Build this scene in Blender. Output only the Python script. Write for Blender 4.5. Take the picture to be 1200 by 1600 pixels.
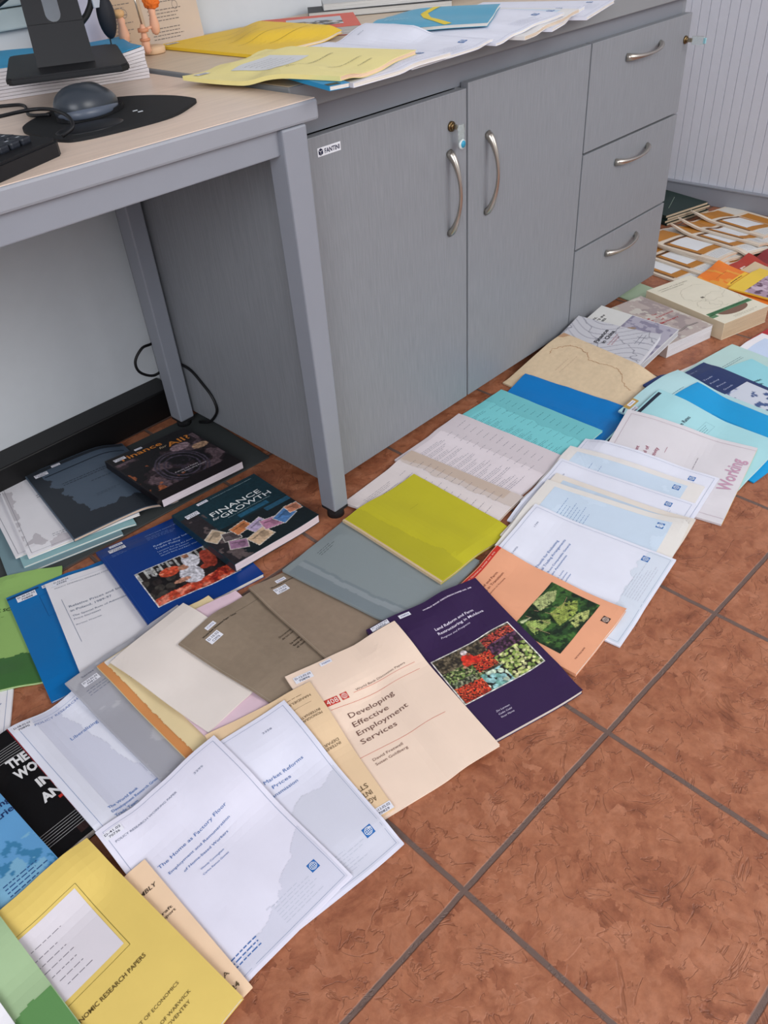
import bpy, bmesh, math, random
import numpy as np
from mathutils import Vector, Matrix, noise as mnoise
for o in list(bpy.data.objects): bpy.data.objects.remove(o)
S = bpy.context.scene
C = S.collection
# ---------------------------------------------------------------- camera, light, exposure
F_PX, YAW, PITCH, ROLL = 1246.36, .7590, .6719, -.0839
cam_d = bpy.data.cameras.new('camera'); cam = bpy.data.objects.new('camera', cam_d); C.objects.link(cam)
cy, sy, cp, sp = math.cos(YAW), math.sin(YAW), math.cos(PITCH), math.sin(PITCH)
fwd = Vector((sy*cp, cy*cp, -sp)); r0 = Vector((cy, -sy, 0)); u0 = r0.cross(fwd)
rr = math.cos(ROLL)*r0 + math.sin(ROLL)*u0; uu = -math.sin(ROLL)*r0 + math.cos(ROLL)*u0
M = Matrix((rr, uu, -fwd)).transposed().to_4x4(); M.translation = Vector((-1.2425, -1.0013, .9694)); cam.matrix_world = M
cam_d.sensor_fit = 'VERTICAL'; cam_d.sensor_height = 32; cam_d.sensor_width = 24; cam_d.lens = F_PX/1600*32; cam_d.clip_start = .02
S.camera = cam
W = bpy.data.worlds.new('world'); S.world = W; W.use_nodes = True
W.node_tree.nodes['Background'].inputs[0].default_value = (.90, .93, 1, 1)
W.node_tree.nodes['Background'].inputs[1].default_value = .50
def area(name, loc, target, sx, sy_, power, col):
    l = bpy.data.lights.new(name, 'AREA'); l.shape = 'RECTANGLE'; l.size = sx; l.size_y = sy_; l.energy = power; l.color = col
    o = bpy.data.objects.new(name, l); C.objects.link(o); o.location = loc
    o.rotation_euler = (Vector(target)-Vector(loc)).to_track_quat('-Z', 'Y').to_euler(); return o
area('window_daylight', (-2.7, -2.3, 1.9), (0, -.2, .2), 2.0, 1.5, 70, (.93, .95, 1))
area('window_daylight_right', (.9, -2.9, 2.1), (.6, 0, .2), 1.8, 1.4, 72, (1, .98, .95))
S.view_settings.view_transform = 'Standard'; S.view_settings.look = 'None'
S.view_settings.exposure = 0.0; S.view_settings.gamma = 1; S.view_settings.use_curve_mapping = False

# ---------------------------------------------------------------- helpers
def lin(c):
    out = []
    for x in c[:3]:
        x = x/255.; out.append(x/12.92 if x <= .04045 else ((x+.055)/1.055)**2.4)
    return (*out, 1)
MATS = {}
def base_mat(name):
    m = bpy.data.materials.new(name); m.use_nodes = True
    nt = m.node_tree; return m, nt, nt.nodes['Principled BSDF']
def N(nt, t, **kw):
    n = nt.nodes.new(t)
    for k, v in kw.items(): setattr(n, k, v)
    return n
def mat(col, rough=.6, kind='paper', metal=0, name=None, scale=1., spec=None):
    key = (tuple(col), rough, kind, metal, scale)
    if key in MATS: return MATS[key]
    m, nt, b = base_mat(name or kind); L = nt.links.new
    b.inputs['Roughness'].default_value = rough; b.inputs['Metallic'].default_value = metal
    b.inputs['Specular IOR Level'].default_value = .35 if spec is None else spec
    tc = N(nt, 'ShaderNodeTexCoord'); no = N(nt, 'ShaderNodeTexNoise'); mp = N(nt, 'ShaderNodeMapping')
    L(tc.outputs['Object'], mp.inputs[0]); L(mp.outputs[0], no.inputs[0])
    amp, bs, bd = .018, .05, .0004
    no.inputs['Scale'].default_value = 22; no.inputs['Detail'].default_value = 5
    if kind == 'pages':
        mp.inputs['Scale'].default_value = (3, 3, 900); no.inputs['Scale'].default_value = 3; amp, bs, bd = .22, .3, .0006
    elif kind == 'laminate':
        mp.inputs['Scale'].default_value = (60, 60, 3.2); no.inputs['Scale'].default_value = 6; amp, bs, bd = .07, .06, .0004
    elif kind == 'kraft': no.inputs['Scale'].default_value = 90; amp = .045
    elif kind == 'wood':
        mp.inputs['Scale'].default_value = (2.5, 30, 30); no.inputs['Scale'].default_value = 3; amp, bs = .06, .04
    elif kind == 'plain': no.inputs['Scale'].default_value = 30; amp, bs = .012, .02
    elif kind == 'metal': no.inputs['Scale'].default_value = 40; amp, bs = .05, .05
    ra = N(nt, 'ShaderNodeValToRGB'); c = lin(col)
    ra.color_ramp.elements[0].position = .25; ra.color_ramp.elements[1].position = .75
    ra.color_ramp.elements[0].color = (*[x*(1-amp*2) for x in c[:3]], 1); ra.color_ramp.elements[1].color = (*[min(1, x*(1+amp)) for x in c[:3]], 1)
    L(no.outputs[0], ra.inputs[0]); L(ra.outputs[0], b.inputs['Base Color'])
    bu = N(nt, 'ShaderNodeBump'); bu.inputs['Strength'].default_value = bs; bu.inputs['Distance'].default_value = bd*5
    L(no.outputs[0], bu.inputs['Height']); L(bu.outputs[0], b.inputs['Normal'])
    MATS[key] = m; return m
def print_mat():
    if 'print' in MATS: return MATS['print']
    m, nt, b = base_mat('printed_picture'); a = N(nt, 'ShaderNodeVertexColor', layer_name='Col')
    no = N(nt, 'ShaderNodeTexNoise'); no.inputs['Scale'].default_value = 300
    mx = N(nt, 'ShaderNodeMix', data_type='RGBA', blend_type='MULTIPLY'); mx.inputs[0].default_value = .15
    nt.links.new(a.outputs[0], mx.inputs[6]); nt.links.new(no.outputs[0], mx.inputs[7]); nt.links.new(mx.outputs[2], b.inputs['Base Color'])
    b.inputs['Roughness'].default_value = .45; b.inputs['Specular IOR Level'].default_value = .35; MATS['print'] = m; return m
def glass_mat():
    if 'gl' in MATS: return MATS['gl']
    m, nt, b = base_mat('clear_plastic'); b.inputs['Base Color'].default_value = (.85, .92, .9, 1); b.inputs['Transmission Weight'].default_value = .85
    b.inputs['Roughness'].default_value = .12; b.inputs['IOR'].default_value = 1.3; MATS['gl'] = m; return m
def link(name, me, m=None, parent=None, smooth=False):
    o = bpy.data.objects.new(name, me); C.objects.link(o)
    if m is not None:
        for x in (m if isinstance(m, (list, tuple)) else [m]): me.materials.append(x)
    if parent is not None: o.parent = parent
    if smooth: me.polygons.foreach_set('use_smooth', [True]*len(me.polygons))
    me.update(); return o
def mesh(name, v, f, m=None, parent=None, smooth=False):
    me = bpy.data.meshes.new(name); me.from_pydata([tuple(map(float, x)) for x in v], [], [tuple(int(i) for i in x) for x in f]); return link(name, me, m, parent, smooth)
def tag(o, label=None, cat=None, group=None, kind=None):
    if label: o['label'] = label
    if cat: o['category'] = cat
    if group: o['group'] = group
    if kind: o['kind'] = kind
    return o
def empty(name, loc=(0, 0, 0), rz=0, rot=None):
    o = bpy.data.objects.new(name, None); C.objects.link(o); o.location = loc; o.rotation_euler = rot or (0, 0, rz); o.empty_display_size = .02; return o
def bm_obj(name, bm, m, parent=None, smooth=False):
    bmesh.ops.recalc_face_normals(bm, faces=bm.faces[:])
    me = bpy.data.meshes.new(name); bm.to_mesh(me); bm.free(); return link(name, me, m, parent, smooth)
def bx(bm, x0, x1, y0, y1, z0, z1, bev=0):
    r = bmesh.ops.create_cube(bm, size=1, matrix=Matrix.Translation(((x0+x1)/2, (y0+y1)/2, (z0+z1)/2)) @ Matrix.Diagonal((x1-x0, y1-y0, z1-z0, 1)))
    if bev:
        es = list({e for v in r['verts'] for e in v.link_edges}); bmesh.ops.bevel(bm, geom=es, offset=bev, segments=2, affect='EDGES', profile=.5)
def box(name, x0, x1, y0, y1, z0, z1, m, parent=None, bev=.0):
    bm = bmesh.new(); bx(bm, x0, x1, y0, y1, z0, z1, bev); return bm_obj(name, bm, m, parent)
def tube_bm(bm, pts, rad, seg=12, flat=1.0):
    pts = [Vector(p) for p in pts]; n = len(pts); rad = rad if isinstance(rad, (list, tuple)) else [rad]*n; rings = []
    ref = None
    for i, p in enumerate(pts):
        t = (pts[min(i+1, n-1)]-pts[max(i-1, 0)]).normalized()
        if ref is None: ref = t.orthogonal().normalized()
        ref = (ref - t*ref.dot(t)).normalized(); b = t.cross(ref)
        rings.append([bm.verts.new(p+rad[i]*(math.cos(a)*ref*flat+math.sin(a)*b)) for a in [2*math.pi*k/seg for k in range(seg)]])
    for i in range(n-1):
        for k in range(seg): bm.faces.new((rings[i][k], rings[i][(k+1) % seg], rings[i+1][(k+1) % seg], rings[i+1][k]))
    bm.faces.new(rings[0][::-1]); bm.faces.new(rings[-1])
def smooth_pts(P, k=8):
    P = [Vector(p) for p in P]; out = []
    for i in range(len(P)-1):
        a, b, c, d = P[max(i-1, 0)], P[i], P[i+1], P[min(i+2, len(P)-1)]
        for j in range(k):
            t = j/k; out.append(.5*((2*b)+(c-a)*t+(2*a-5*b+4*c-d)*t*t+(3*b-a-3*c+d)*t**3))
    return out+[P[-1]]
def tube(name, pts, rad, m, parent=None, seg=12):
    bm = bmesh.new(); tube_bm(bm, pts, rad, seg); return bm_obj(name, bm, m, parent, True)
def sphere(name, loc, scale, m, parent=None, sub=3, fn=None):
    bm = bmesh.new(); bmesh.ops.create_icosphere(bm, subdivisions=sub, radius=1)
    for v in bm.verts:
        if fn: v.co = fn(v.co)
        v.co = Vector((v.co.x*scale[0]+loc[0], v.co.y*scale[1]+loc[1], v.co.z*scale[2]+loc[2]))
    return bm_obj(name, bm, m, parent, True)
def prism(bm, outline, z0, z1):
    a = [bm.verts.new((x, y, z0)) for x, y in outline]; b = [bm.verts.new((x, y, z1)) for x, y in outline]; n = len(a)
    bm.faces.new(a[::-1]); bm.faces.new(b)
    for i in range(n): bm.faces.new((a[i], a[(i+1) % n], b[(i+1) % n], b[i]))

# ---------------------------------------------------------------- paper that sags over what lies beneath it
HX0, HX1, HY0, HY1, RS = -1.6, 1.6, -1.3, .6, .005
NX = int((HX1-HX0)/RS)+1; NY = int((HY1-HY0)/RS)+1
class HF:
    def __init__(s, z0=0.): s.H = np.full((NX, NY), float(z0))
    def samp(s, x, y, r=1):
        i = np.clip(np.rint((x-HX0)/RS).astype(int), r, NX-1-r); j = np.clip(np.rint((y-HY0)/RS).astype(int), r, NY-1-r)
        m = s.H[i, j]
        for a in range(-r, r+1):
            for b in range(-r, r+1): m = np.maximum(m, s.H[i+a, j+b])
        return m
def bil(A, U, V, w, h):
    U = np.asarray(U, float); V = np.asarray(V, float)
    nu, nv = A.shape; fu = np.clip(U/w, 0, 1)*(nu-1); fv = np.clip(V/h, 0, 1)*(nv-1)
    i = np.minimum(fu.astype(int), nu-2); j = np.minimum(fv.astype(int), nv-2); a = fu-i; b = fv-j
    return A[i, j]*(1-a)*(1-b)+A[i+1, j]*a*(1-b)+A[i, j+1]*(1-a)*b+A[i+1, j+1]*a*b
def drape(d, hf):
    nu = max(3, int(round(d['w']/.011))+1); nv = max(3, int(round(d['h']/.011))+1)
    u, v = np.meshgrid(np.linspace(0, d['w'], nu), np.linspace(0, d['h'], nv), indexing='ij')
    c, s = math.cos(d['a']), math.sin(d['a']); x = d['x']+u*c-v*s; y = d['y']+u*s+v*c; H = hf.samp(x, y)
    if d.get('rigid'):
        a, b = d.get('tilt', (0, 0)); P = a*u+b*v; zb = P+(H-P).max()
    else:
        k = d.get('slope', .4); uf, vf, Hf = u.ravel(), v.ravel(), H.ravel()
        D = np.hypot(uf[:, None]-uf[None], vf[:, None]-vf[None])
        zb = (Hf[None]-k*np.maximum(D-.012, 0)).max(1).reshape(H.shape)
        for _ in range(3):
            P = np.pad(zb, 1, mode='edge'); zb = np.maximum((P[2:, 1:-1]+P[:-2, 1:-1]+P[1:-1, 2:]+P[1:-1, :-2]+2*zb)/6, H)
    for (cu, cv, r, hh) in d.get('curl', []):
        D = np.hypot(u/d['w']-cu, v/d['h']-cv); zb = zb+hh*np.clip(1-D/r, 0, 1)**2
    zb = zb+.0006; zt = zb+d['t']
    cx = [d['x']+U*c-V*s for U, V in ((0, 0), (d['w'], 0), (d['w'], d['h']), (0, d['h']))]; cyy = [d['y']+U*s+V*c for U, V in ((0, 0), (d['w'], 0), (d['w'], d['h']), (0, d['h']))]
    i0, i1 = max(int((min(cx)-HX0)/RS)-1, 0), min(int((max(cx)-HX0)/RS)+2, NX); j0, j1 = max(int((min(cyy)-HY0)/RS)-1, 0), min(int((max(cyy)-HY0)/RS)+2, NY)
    if i1 > i0 and j1 > j0:
        I, J = np.meshgrid(np.arange(i0, i1), np.arange(j0, j1), indexing='ij'); dx = HX0+I*RS-d['x']; dy = HY0+J*RS-d['y']
        U = dx*c+dy*s; V = -dx*s+dy*c; m = (U >= -.002) & (U <= d['w']+.002) & (V >= -.002) & (V <= d['h']+.002)
        zz = bil(zt, U, V, d['w'], d['h']); sub = hf.H[i0:i1, j0:j1]; sub[m] = np.maximum(sub[m], zz[m])
    return zb, zt
def slab(name, U, V, za, zbm, m, parent, skip=None):
    """closed slab on a (nu,nv) grid between heights za (below) and zbm (above)"""
    nu, nv = U.shape; n = nu*nv; idx = np.arange(n).reshape(nu, nv)
    vs = np.concatenate([np.stack([U.ravel(), V.ravel(), zbm.ravel()], 1), np.stack([U.ravel(), V.ravel(), za.ravel()], 1)])
    f = []
    for i in range(nu-1):
        for j in range(nv-1):
            q = (idx[i, j], idx[i+1, j], idx[i+1, j+1], idx[i, j+1]); f.append(q); f.append(tuple(x+n for x in q[::-1]))
    ring = [idx[i, 0] for i in range(nu)]+[idx[-1, j] for j in range(1, nv)]+[idx[i, -1] for i in range(nu-2, -1, -1)]+[idx[0, j] for j in range(nv-2, 0, -1)]
    for k in range(len(ring)):
        a, b = ring[k], ring[(k+1) % len(ring)]; f.append((b, a, a+n, b+n))
    return mesh(name, vs, f, m, parent)
class Page:
    """top surface of a document: places print on it.  u from the left, v from the top edge"""
    def __init__(s, root, zt, w, h): s.root, s.zt, s.w, s.h = root, zt, w, h; s.parts = {}
    def z(s, u, v, lev): return bil(s.zt, u, s.h-np.asarray(v), s.w, s.h)+.0003+.00012*lev
    def add(s, name, col, V, Fc, rough=.55):
        k = (name, tuple(col), rough); L = s.parts.setdefault(k, ([], [])); n = len(L[0]); L[0].extend(V); L[1].extend([tuple(i+n for i in f) for f in Fc])
    def flush(s):
        for (name, col, rough), (V, Fc) in s.parts.items():
            A = np.array(V); V3 = np.stack([A[:, 0], s.h-A[:, 1], s.z(A[:, 0], A[:, 1], A[:, 2])], 1)
            o = mesh(name, V3, [f[::-1] for f in Fc], mat(col, rough, 'plain'), s.root)
            if s.w and (V3[:, 0].max() > s.w+1e-5 or V3[:, 0].min() < -1e-5 or V3[:, 1].min() < -1e-5 or V3[:, 1].max() > s.h+1e-5):
                bm = bmesh.new(); bm.from_mesh(o.data)
                for co, no in (((s.w, 0, 0), (1, 0, 0)), ((0, 0, 0), (-1, 0, 0)), ((0, 0, 0), (0, -1, 0)), ((0, s.h, 0), (0, 1, 0))):
                    bmesh.ops.bisect_plane(bm, geom=bm.verts[:]+bm.edges[:]+bm.faces[:], plane_co=co, plane_no=no, clear_outer=True)
                bm.to_mesh(o.data); bm.free()
    def rect(s, u0, v0, u1, v1, col, name='printed_panel', lev=0):
        a = max(1, math.ceil(abs(u1-u0)/.011)); b = max(1, math.ceil(abs(v1-v0)/.011)); V = []; Fc = []
        for i in range(a+1):
            for j in range(b+1): V.append((u0+(u1-u0)*i/a, v0+(v1-v0)*j/b, lev))
        for i in range(a):
            for j in range(b):
                q = i*(b+1)+j; Fc.append((q, q+b+1, q+b+2, q+1))
        s.add(name, col, V, Fc)
    def line(s, u0, v0, u1, v1, lw, col, name='printed_line', lev=1):
        n = max(1, math.ceil(math.hypot(u1-u0, v1-v0)/.011)); d = math.hypot(u1-u0, v1-v0) or 1; nx, ny = -(v1-v0)/d*lw/2, (u1-u0)/d*lw/2; V = []; Fc = []
        for i in range(n+1):
            t = i/n; a, b = u0+(u1-u0)*t, v0+(v1-v0)*t; V += [(a-nx, b-ny, lev), (a+nx, b+ny, lev)]
        for i in range(n): Fc.append((2*i, 2*i+2, 2*i+3, 2*i+1))
        s.add(name, col, V, Fc)
    def frame(s, u0, v0, u1, v1, lw, col, name='border_line'):
        for q in ((u0, v0, u1, v0), (u1, v0, u1, v1), (u1, v1, u0, v1), (u0, v1, u0, v0)): s.line(*q, lw, col, name)
    def poly(s, pts, col, name='printed_shape', lev=1):
        s.add(name, col, [(a, b, lev) for a, b in pts], [tuple(range(len(pts)))[::-1]])
    def words(s, u0, v0, u1, v1, n, col, seed=0, name='small_print', vert=False, hh=.3):
        r = random.Random(seed*77+n); dv = (v1-v0)/n
        for k in range(n):
            u = u0; end = u0+(u1-u0)*r.uniform(.6, 1); v = v0+dv*(k+.5)
            while u < end:
                w = r.uniform(.003, .009)*min(1, (u1-u0)/.05+.3); s.line(u, v, min(u+w, end), v, max(dv*hh, .0005), col, name, 2); u += w+.0018
    def text(s, txt, u, v, width, cap, col, name='title_text', bold=0, flip=False, shear=0, lev=3):
        cu = bpy.data.curves.new('t', 'FONT'); cu.body = txt; cu.size = 1; cu.resolution_u = 2; cu.offset = bold; cu.shear = shear
        ob = bpy.data.objects.new('t', cu); C.objects.link(ob); bpy.context.view_layer.update()
        me = bpy.data.meshes.new_from_object(ob.evaluated_get(bpy.context.evaluated_depsgraph_get()))
        n = len(me.vertices); co = np.empty(n*3); me.vertices.foreach_get('co', co); co = co.reshape(-1, 3)
        Fc = [tuple(p.vertices) for p in me.polygons]
        bpy.data.objects.remove(ob); bpy.data.meshes.remove(me); bpy.data.curves.remove(cu)
        if n == 0: return
        sc = cap/.72; sx = sc if not width else width/max(co[:, 0].max(), 1e-6)
        if flip: V = [(u-x*sx, v+y*sc, lev) for x, y, _ in co]
        else: V = [(u+x*sx, v-y*sc, lev) for x, y, _ in co]
        s.add(name, col, V, [f[::-1] for f in Fc])
    def globe(s, u, v, sz, col=(40, 105, 175), fg=(225, 232, 240), name='globe_emblem', square=True, rot=0):
        if square: s.rect(u-sz/2, v-sz/2, u+sz/2, v+sz/2, col, name, 1)
        def ring(rx, ry, lw):
            P = [(u+rx*math.cos(t*math.pi/10), v+ry*math.sin(t*math.pi/10)) for t in range(21)]
            for a, b in zip(P, P[1:]): s.line(*a, *b, lw, fg, name+'_lines', 3)
        R = sz*.38; lw = sz*.05
        ring(R, R, lw); ring(R*.5, R, lw*.8); s.line(u, v-R, u, v+R, lw*.8, fg, name+'_lines', 3); s.line(u-R, v, u+R, v, lw*.8, fg, name+'_lines', 3)
        for q in (-.5, .5): s.line(u-R*.86, v+R*q, u+R*.86, v+R*q, lw*.8, fg, name+'_lines', 3)
    def label(s, u, v, w=.028, h=.012, lines=('D-12.02.03', '70896'), ang=0, film=True):
        s.rect(u, v, u+w, v+h, (228, 228, 236), 'shelf_label', 4)
        if len(lines) == 1: s.text(lines[0], u+w*.12, v+h*.72, w*.76, h*.42, (70, 75, 130), 'label_print', .0, lev=6)
        else:
            s.text(lines[0], u+w*.06, v+h*.45, w*.88, h*.3, (55, 58, 80), 'label_print', .01, lev=6)
            s.text(lines[1], u+w*.2, v+h*.9, w*.6, h*.3, (55, 58, 80), 'label_print', .01, lev=6)
    def picture(s, u0, v0, u1, v1, fn, name='cover_picture', res=.0015, lev=1, grain=0):
        a = max(2, int((u1-u0)/res)+1); b = max(2, int((v1-v0)/res)+1)
        U, V = np.meshgrid(np.linspace(u0, u1, a), np.linspace(v0, v1, b), indexing='ij')
        col = fn((U-u0)/(u1-u0), (V-v0)/(v1-v0)); col = np.asarray(col, float)
        if grain: col = col*(1+grain*(fbm((U-u0)*260, (V-v0)*260, 31, 3)-.45)*2)[..., None]
        ok = ~np.isnan(col[..., 0]); Z = s.z(U, V, lev); idx = -np.ones((a, b), int)
        f = []; 
        idx = np.arange(a*b).reshape(a, b)
        m = ok[:-1, :-1] & ok[1:, :-1] & ok[1:, 1:] & ok[:-1, 1:]
        ii, jj = np.nonzero(m)
        if len(ii) == 0: return
        quads = np.stack([idx[ii, jj], idx[ii, jj+1], idx[ii+1, jj+1], idx[ii+1, jj]], 1)
        used = np.unique(quads); re = -np.ones(a*b, int); re[used] = np.arange(len(used)); quads = re[quads]
        P = np.stack([U.ravel(), s.h-V.ravel(), Z.ravel()], 1)[used]; cc = np.clip(col.reshape(-1, 3)[used], 0, 255)/255.
        cc = np.where(cc <= .04045, cc/12.92, ((cc+.055)/1.055)**2.4)
        o = mesh(name, P, quads, print_mat(), s.root)
        at = o.data.color_attributes.new('Col', 'FLOAT_COLOR', 'POINT'); at.data.foreach_set('color', np.concatenate([cc, np.ones((len(cc), 1))], 1).ravel())
        return o
# value noise for the printed artwork and water marks
def vn(x, y, seed=0):
    xi = np.floor(x).astype(np.int64); yi = np.floor(y).astype(np.int64); fx = x-xi; fy = y-yi
    def h(a, b):
        n = (a*374761393+b*668265263+seed*1442695041) & 0x7fffffff; n = ((n ^ (n >> 13))*1274126177) & 0x7fffffff; return ((n ^ (n >> 16)) % 10007)/10007.
    fx = fx*fx*(3-2*fx); fy = fy*fy*(3-2*fy)
    return h(xi, yi)*(1-fx)*(1-fy)+h(xi+1, yi)*fx*(1-fy)+h(xi, yi+1)*(1-fx)*fy+h(xi+1, yi+1)*fx*fy
def fbm(x, y, seed=0, o=4): return sum(vn(x*2**k, y*2**k, seed+k)*.5**(k+1) for k in range(o))
def cells(x, y, seed=0):
    xi = np.floor(x).astype(np.int64); yi = np.floor(y).astype(np.int64); best = np.full(x.shape, 9.); idv = np.zeros(x.shape)
    for a in (-1, 0, 1):
        for b in (-1, 0, 1):
            cx, cyy = xi+a, yi+b; px = cx+vn(cx*1.0+.0, cyy*1.0, seed+5); py = cyy+vn(cx*1.0, cyy*1.0, seed+9); d = np.hypot(x-px, y-py)
            k = vn(cx*1., cyy*1., seed+17); m = d < best; best = np.where(m, d, best); idv = np.where(m, k, idv)
    return best, idv
def lay(base, mask, col):
    c = np.asarray(col, float); return np.where(mask[..., None], c, base)
def full(s, col): return np.zeros(s.shape+(3,))+np.array(col, float)
def stain(col, f):
    def fn(s, t):
        m = f(s, t); o = full(s, col); o[~m] = np.nan; return o
    return fn

# ---------------------------------------------------------------- room
def tile_mat():
    m, nt, b = base_mat('terracotta_tiles'); L = nt.links.new
    TX, TY, TA, TS = -.8779, -.7018, -.0287, .3108
    geo = N(nt, 'ShaderNodeNewGeometry'); mp = N(nt, 'ShaderNodeMapping')
    c, s = math.cos(-TA), math.sin(-TA)
    mp.inputs['Scale'].default_value = (1/TS, 1/TS, 1/TS); mp.inputs['Rotation'].default_value = (0, 0, -TA)
    mp.inputs['Location'].default_value = (-(c*TX-s*TY)/TS+10, -(s*TX+c*TY)/TS+10, 0)
    L(geo.outputs['Position'], mp.inputs[0])
    wob = N(nt, 'ShaderNodeTexNoise'); wob.inputs['Scale'].default_value = 9; wob.inputs['Detail'].default_value = 4; L(mp.outputs[0], wob.inputs[0])
    sub = N(nt, 'ShaderNodeVectorMath', operation='SUBTRACT'); sub.inputs[1].default_value = (.5, .5, .5); L(wob.outputs[1], sub.inputs[0])
    sc = N(nt, 'ShaderNodeVectorMath', operation='SCALE'); sc.inputs[3].default_value = .008; L(sub.outputs[0], sc.inputs[0])
    ad = N(nt, 'ShaderNodeVectorMath', operation='ADD'); L(mp.outputs[0], ad.inputs[0]); L(sc.outputs[0], ad.inputs[1])
    fr = N(nt, 'ShaderNodeVectorMath', operation='FRACTION'); L(ad.outputs[0], fr.inputs[0])
    sx = N(nt, 'ShaderNodeSeparateXYZ'); L(fr.outputs[0], sx.inputs[0])
    def math_(op, a, bb=None):
        n = N(nt, 'ShaderNodeMath', operation=op)
        for i, q in enumerate((a, bb)):
            if q is None: continue
            if isinstance(q, (int, float)): n.inputs[i].default_value = q
            else: L(q, n.inputs[i])
        return n.outputs[0]
    e = []
    for k in (0, 1): e.append(math_('MINIMUM', sx.outputs[k], math_('SUBTRACT', 1., sx.outputs[k])))
    d = math_('MINIMUM', e[0], e[1])
    mr = N(nt, 'ShaderNodeMapRange', interpolation_type='SMOOTHSTEP'); mr.inputs[1].default_value = .0085; mr.inputs[2].default_value = .0150; L(d, mr.inputs[0])
    fl = N(nt, 'ShaderNodeVectorMath', operation='FLOOR'); L(ad.outputs[0], fl.inputs[0])
    wn = N(nt, 'ShaderNodeTexWhiteNoise'); L(fl.outputs[0], wn.inputs[0])
    off = N(nt, 'ShaderNodeVectorMath', operation='SCALE'); off.inputs[3].default_value = 7; L(wn.outputs[1], off.inputs[0])
    pv = N(nt, 'ShaderNodeVectorMath', operation='ADD'); L(geo.outputs['Position'], pv.inputs[0]); L(off.outputs[0], pv.inputs[1])
    def noi(scale, det, rough=.6, dist=0):
        n = N(nt, 'ShaderNodeTexNoise'); n.inputs['Scale'].default_value = scale; n.inputs['Detail'].default_value = det; n.inputs['Roughness'].default_value = rough; n.inputs['Distortion'].default_value = dist; L(pv.outputs[0], n.inputs[0]); return n.outputs[0]
    n1 = noi(14, 9, .68, .6); n2 = noi(70, 8, .7); n3 = noi(5, 6, .55, 1.2); n4 = noi(9, 4, .5, .8)
    r1 = N(nt, 'ShaderNodeValToRGB'); E = r1.color_ramp.elements
    E[0].position = .30; E[0].color = lin((122, 72, 50)); E[1].position = .70; E[1].color = lin((178, 120, 91))
    q = E.new(.42); q.color = lin((148, 90, 63)); q = E.new(.52); q.color = lin((163, 104, 74)); L(n1, r1.inputs[0])
    r2 = N(nt, 'ShaderNodeValToRGB'); r2.color_ramp.elements[0].position = .32; r2.color_ramp.elements[0].color = (.72, .68, .66, 1); r2.color_ramp.elements[1].position = .62; r2.color_ramp.elements[1].color = (1.04, 1.03, 1.02, 1); L(n2, r2.inputs[0])
    mx = N(nt, 'ShaderNodeMix', data_type='RGBA', blend_type='MULTIPLY'); mx.inputs[0].default_value = .75; L(r1.outputs[0], mx.inputs[6]); L(r2.outputs[0], mx.inputs[7])
    # slate-like raised flakes: contour steps of smooth noise
    st = N(nt, 'ShaderNodeMapRange', interpolation_type='SMOOTHSTEP'); st.inputs[1].default_value = .535; st.inputs[2].default_value = .55; L(n4, st.inputs[0])
    st2 = N(nt, 'ShaderNodeMapRange', interpolation_type='SMOOTHSTEP'); st2.inputs[1].default_value = .40; st2.inputs[2].default_value = .415; L(n3, st2.inputs[0])
    n5 = noi(7, 5, .55, 1.6); n6 = noi(13, 3, .5, 2.2)
    def ridge(nn, wd):
        q_ = N(nt, 'ShaderNodeMapRange', interpolation_type='SMOOTHSTEP'); q_.inputs[1].default_value = 0; q_.inputs[2].default_value = wd; L(math_('ABSOLUTE', math_('SUBTRACT', nn, .5)), q_.inputs[0]); return q_.outputs[0]
    rg = math_('MULTIPLY', math_('SUBTRACT', 1., ridge(n5, .012)), st2.outputs[0]); rg2 = math_('MULTIPLY', math_('SUBTRACT', 1., ridge(n6, .010)), math_('SUBTRACT', 1., st2.outputs[0]))
    rgs = math_('ADD', rg, rg2)
    hh = math_('ADD', math_('MULTIPLY', st.outputs[0], .45), math_('MULTIPLY', st2.outputs[0], .3)); hh = math_('ADD', hh, math_('MULTIPLY', n2, .8)); hh = math_('ADD', hh, math_('MULTIPLY', n1, .5)); hh = math_('SUBTRACT', hh, math_('MULTIPLY', rgs, .7))
    dk = N(nt, 'ShaderNodeMix', data_type='RGBA', blend_type='MULTIPLY'); dk.inputs[7].default_value = (.62, .56, .52, 1); L(math_('MULTIPLY', rgs, .55), dk.inputs[0]); L(mx.outputs[2], dk.inputs[6])
    gm = N(nt, 'ShaderNodeMix', data_type='RGBA'); L(mr.outputs[0], gm.inputs[0]); gm.inputs[6].default_value = lin((104, 84, 76)); L(dk.outputs[2], gm.inputs[7])
    # edge rust tint
    L(gm.outputs[2], b.inputs['Base Color'])
    H = math_('ADD', math_('MULTIPLY', mr.outputs[0], 1.6), hh)
    bu = N(nt, 'ShaderNodeBump'); bu.inputs['Strength'].default_value = .55; bu.inputs['Distance'].default_value = .0016; L(H, bu.inputs['Height']); L(bu.outputs[0], b.inputs['Normal'])
    ro = N(nt, 'ShaderNodeMapRange'); ro.inputs[1].default_value = .3; ro.inputs[2].default_value = .7; ro.inputs[3].default_value = .38; ro.inputs[4].default_value = .6; L(n1, ro.inputs[0]); L(ro.outputs[0], b.inputs['Roughness'])
    b.inputs['Specular IOR Level'].default_value = .4
    return m
WY, WX = .60, 1.558
def struct(o): o['kind'] = 'structure'; return o
struct(box('floor', -3.2, WX+.1, -3.2, WY+.1, -.1, 0, tile_mat()))
wallm = mat((201, 205, 209), .8, 'plain', scale=2)
struct(box('wall_back', -3.2, WX+.1, WY, WY+.1, 0, 2.6, wallm))
struct(box('ceiling', -3.2, WX+.1, -3.2, WY+.1, 2.6, 2.7, wallm))
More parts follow.
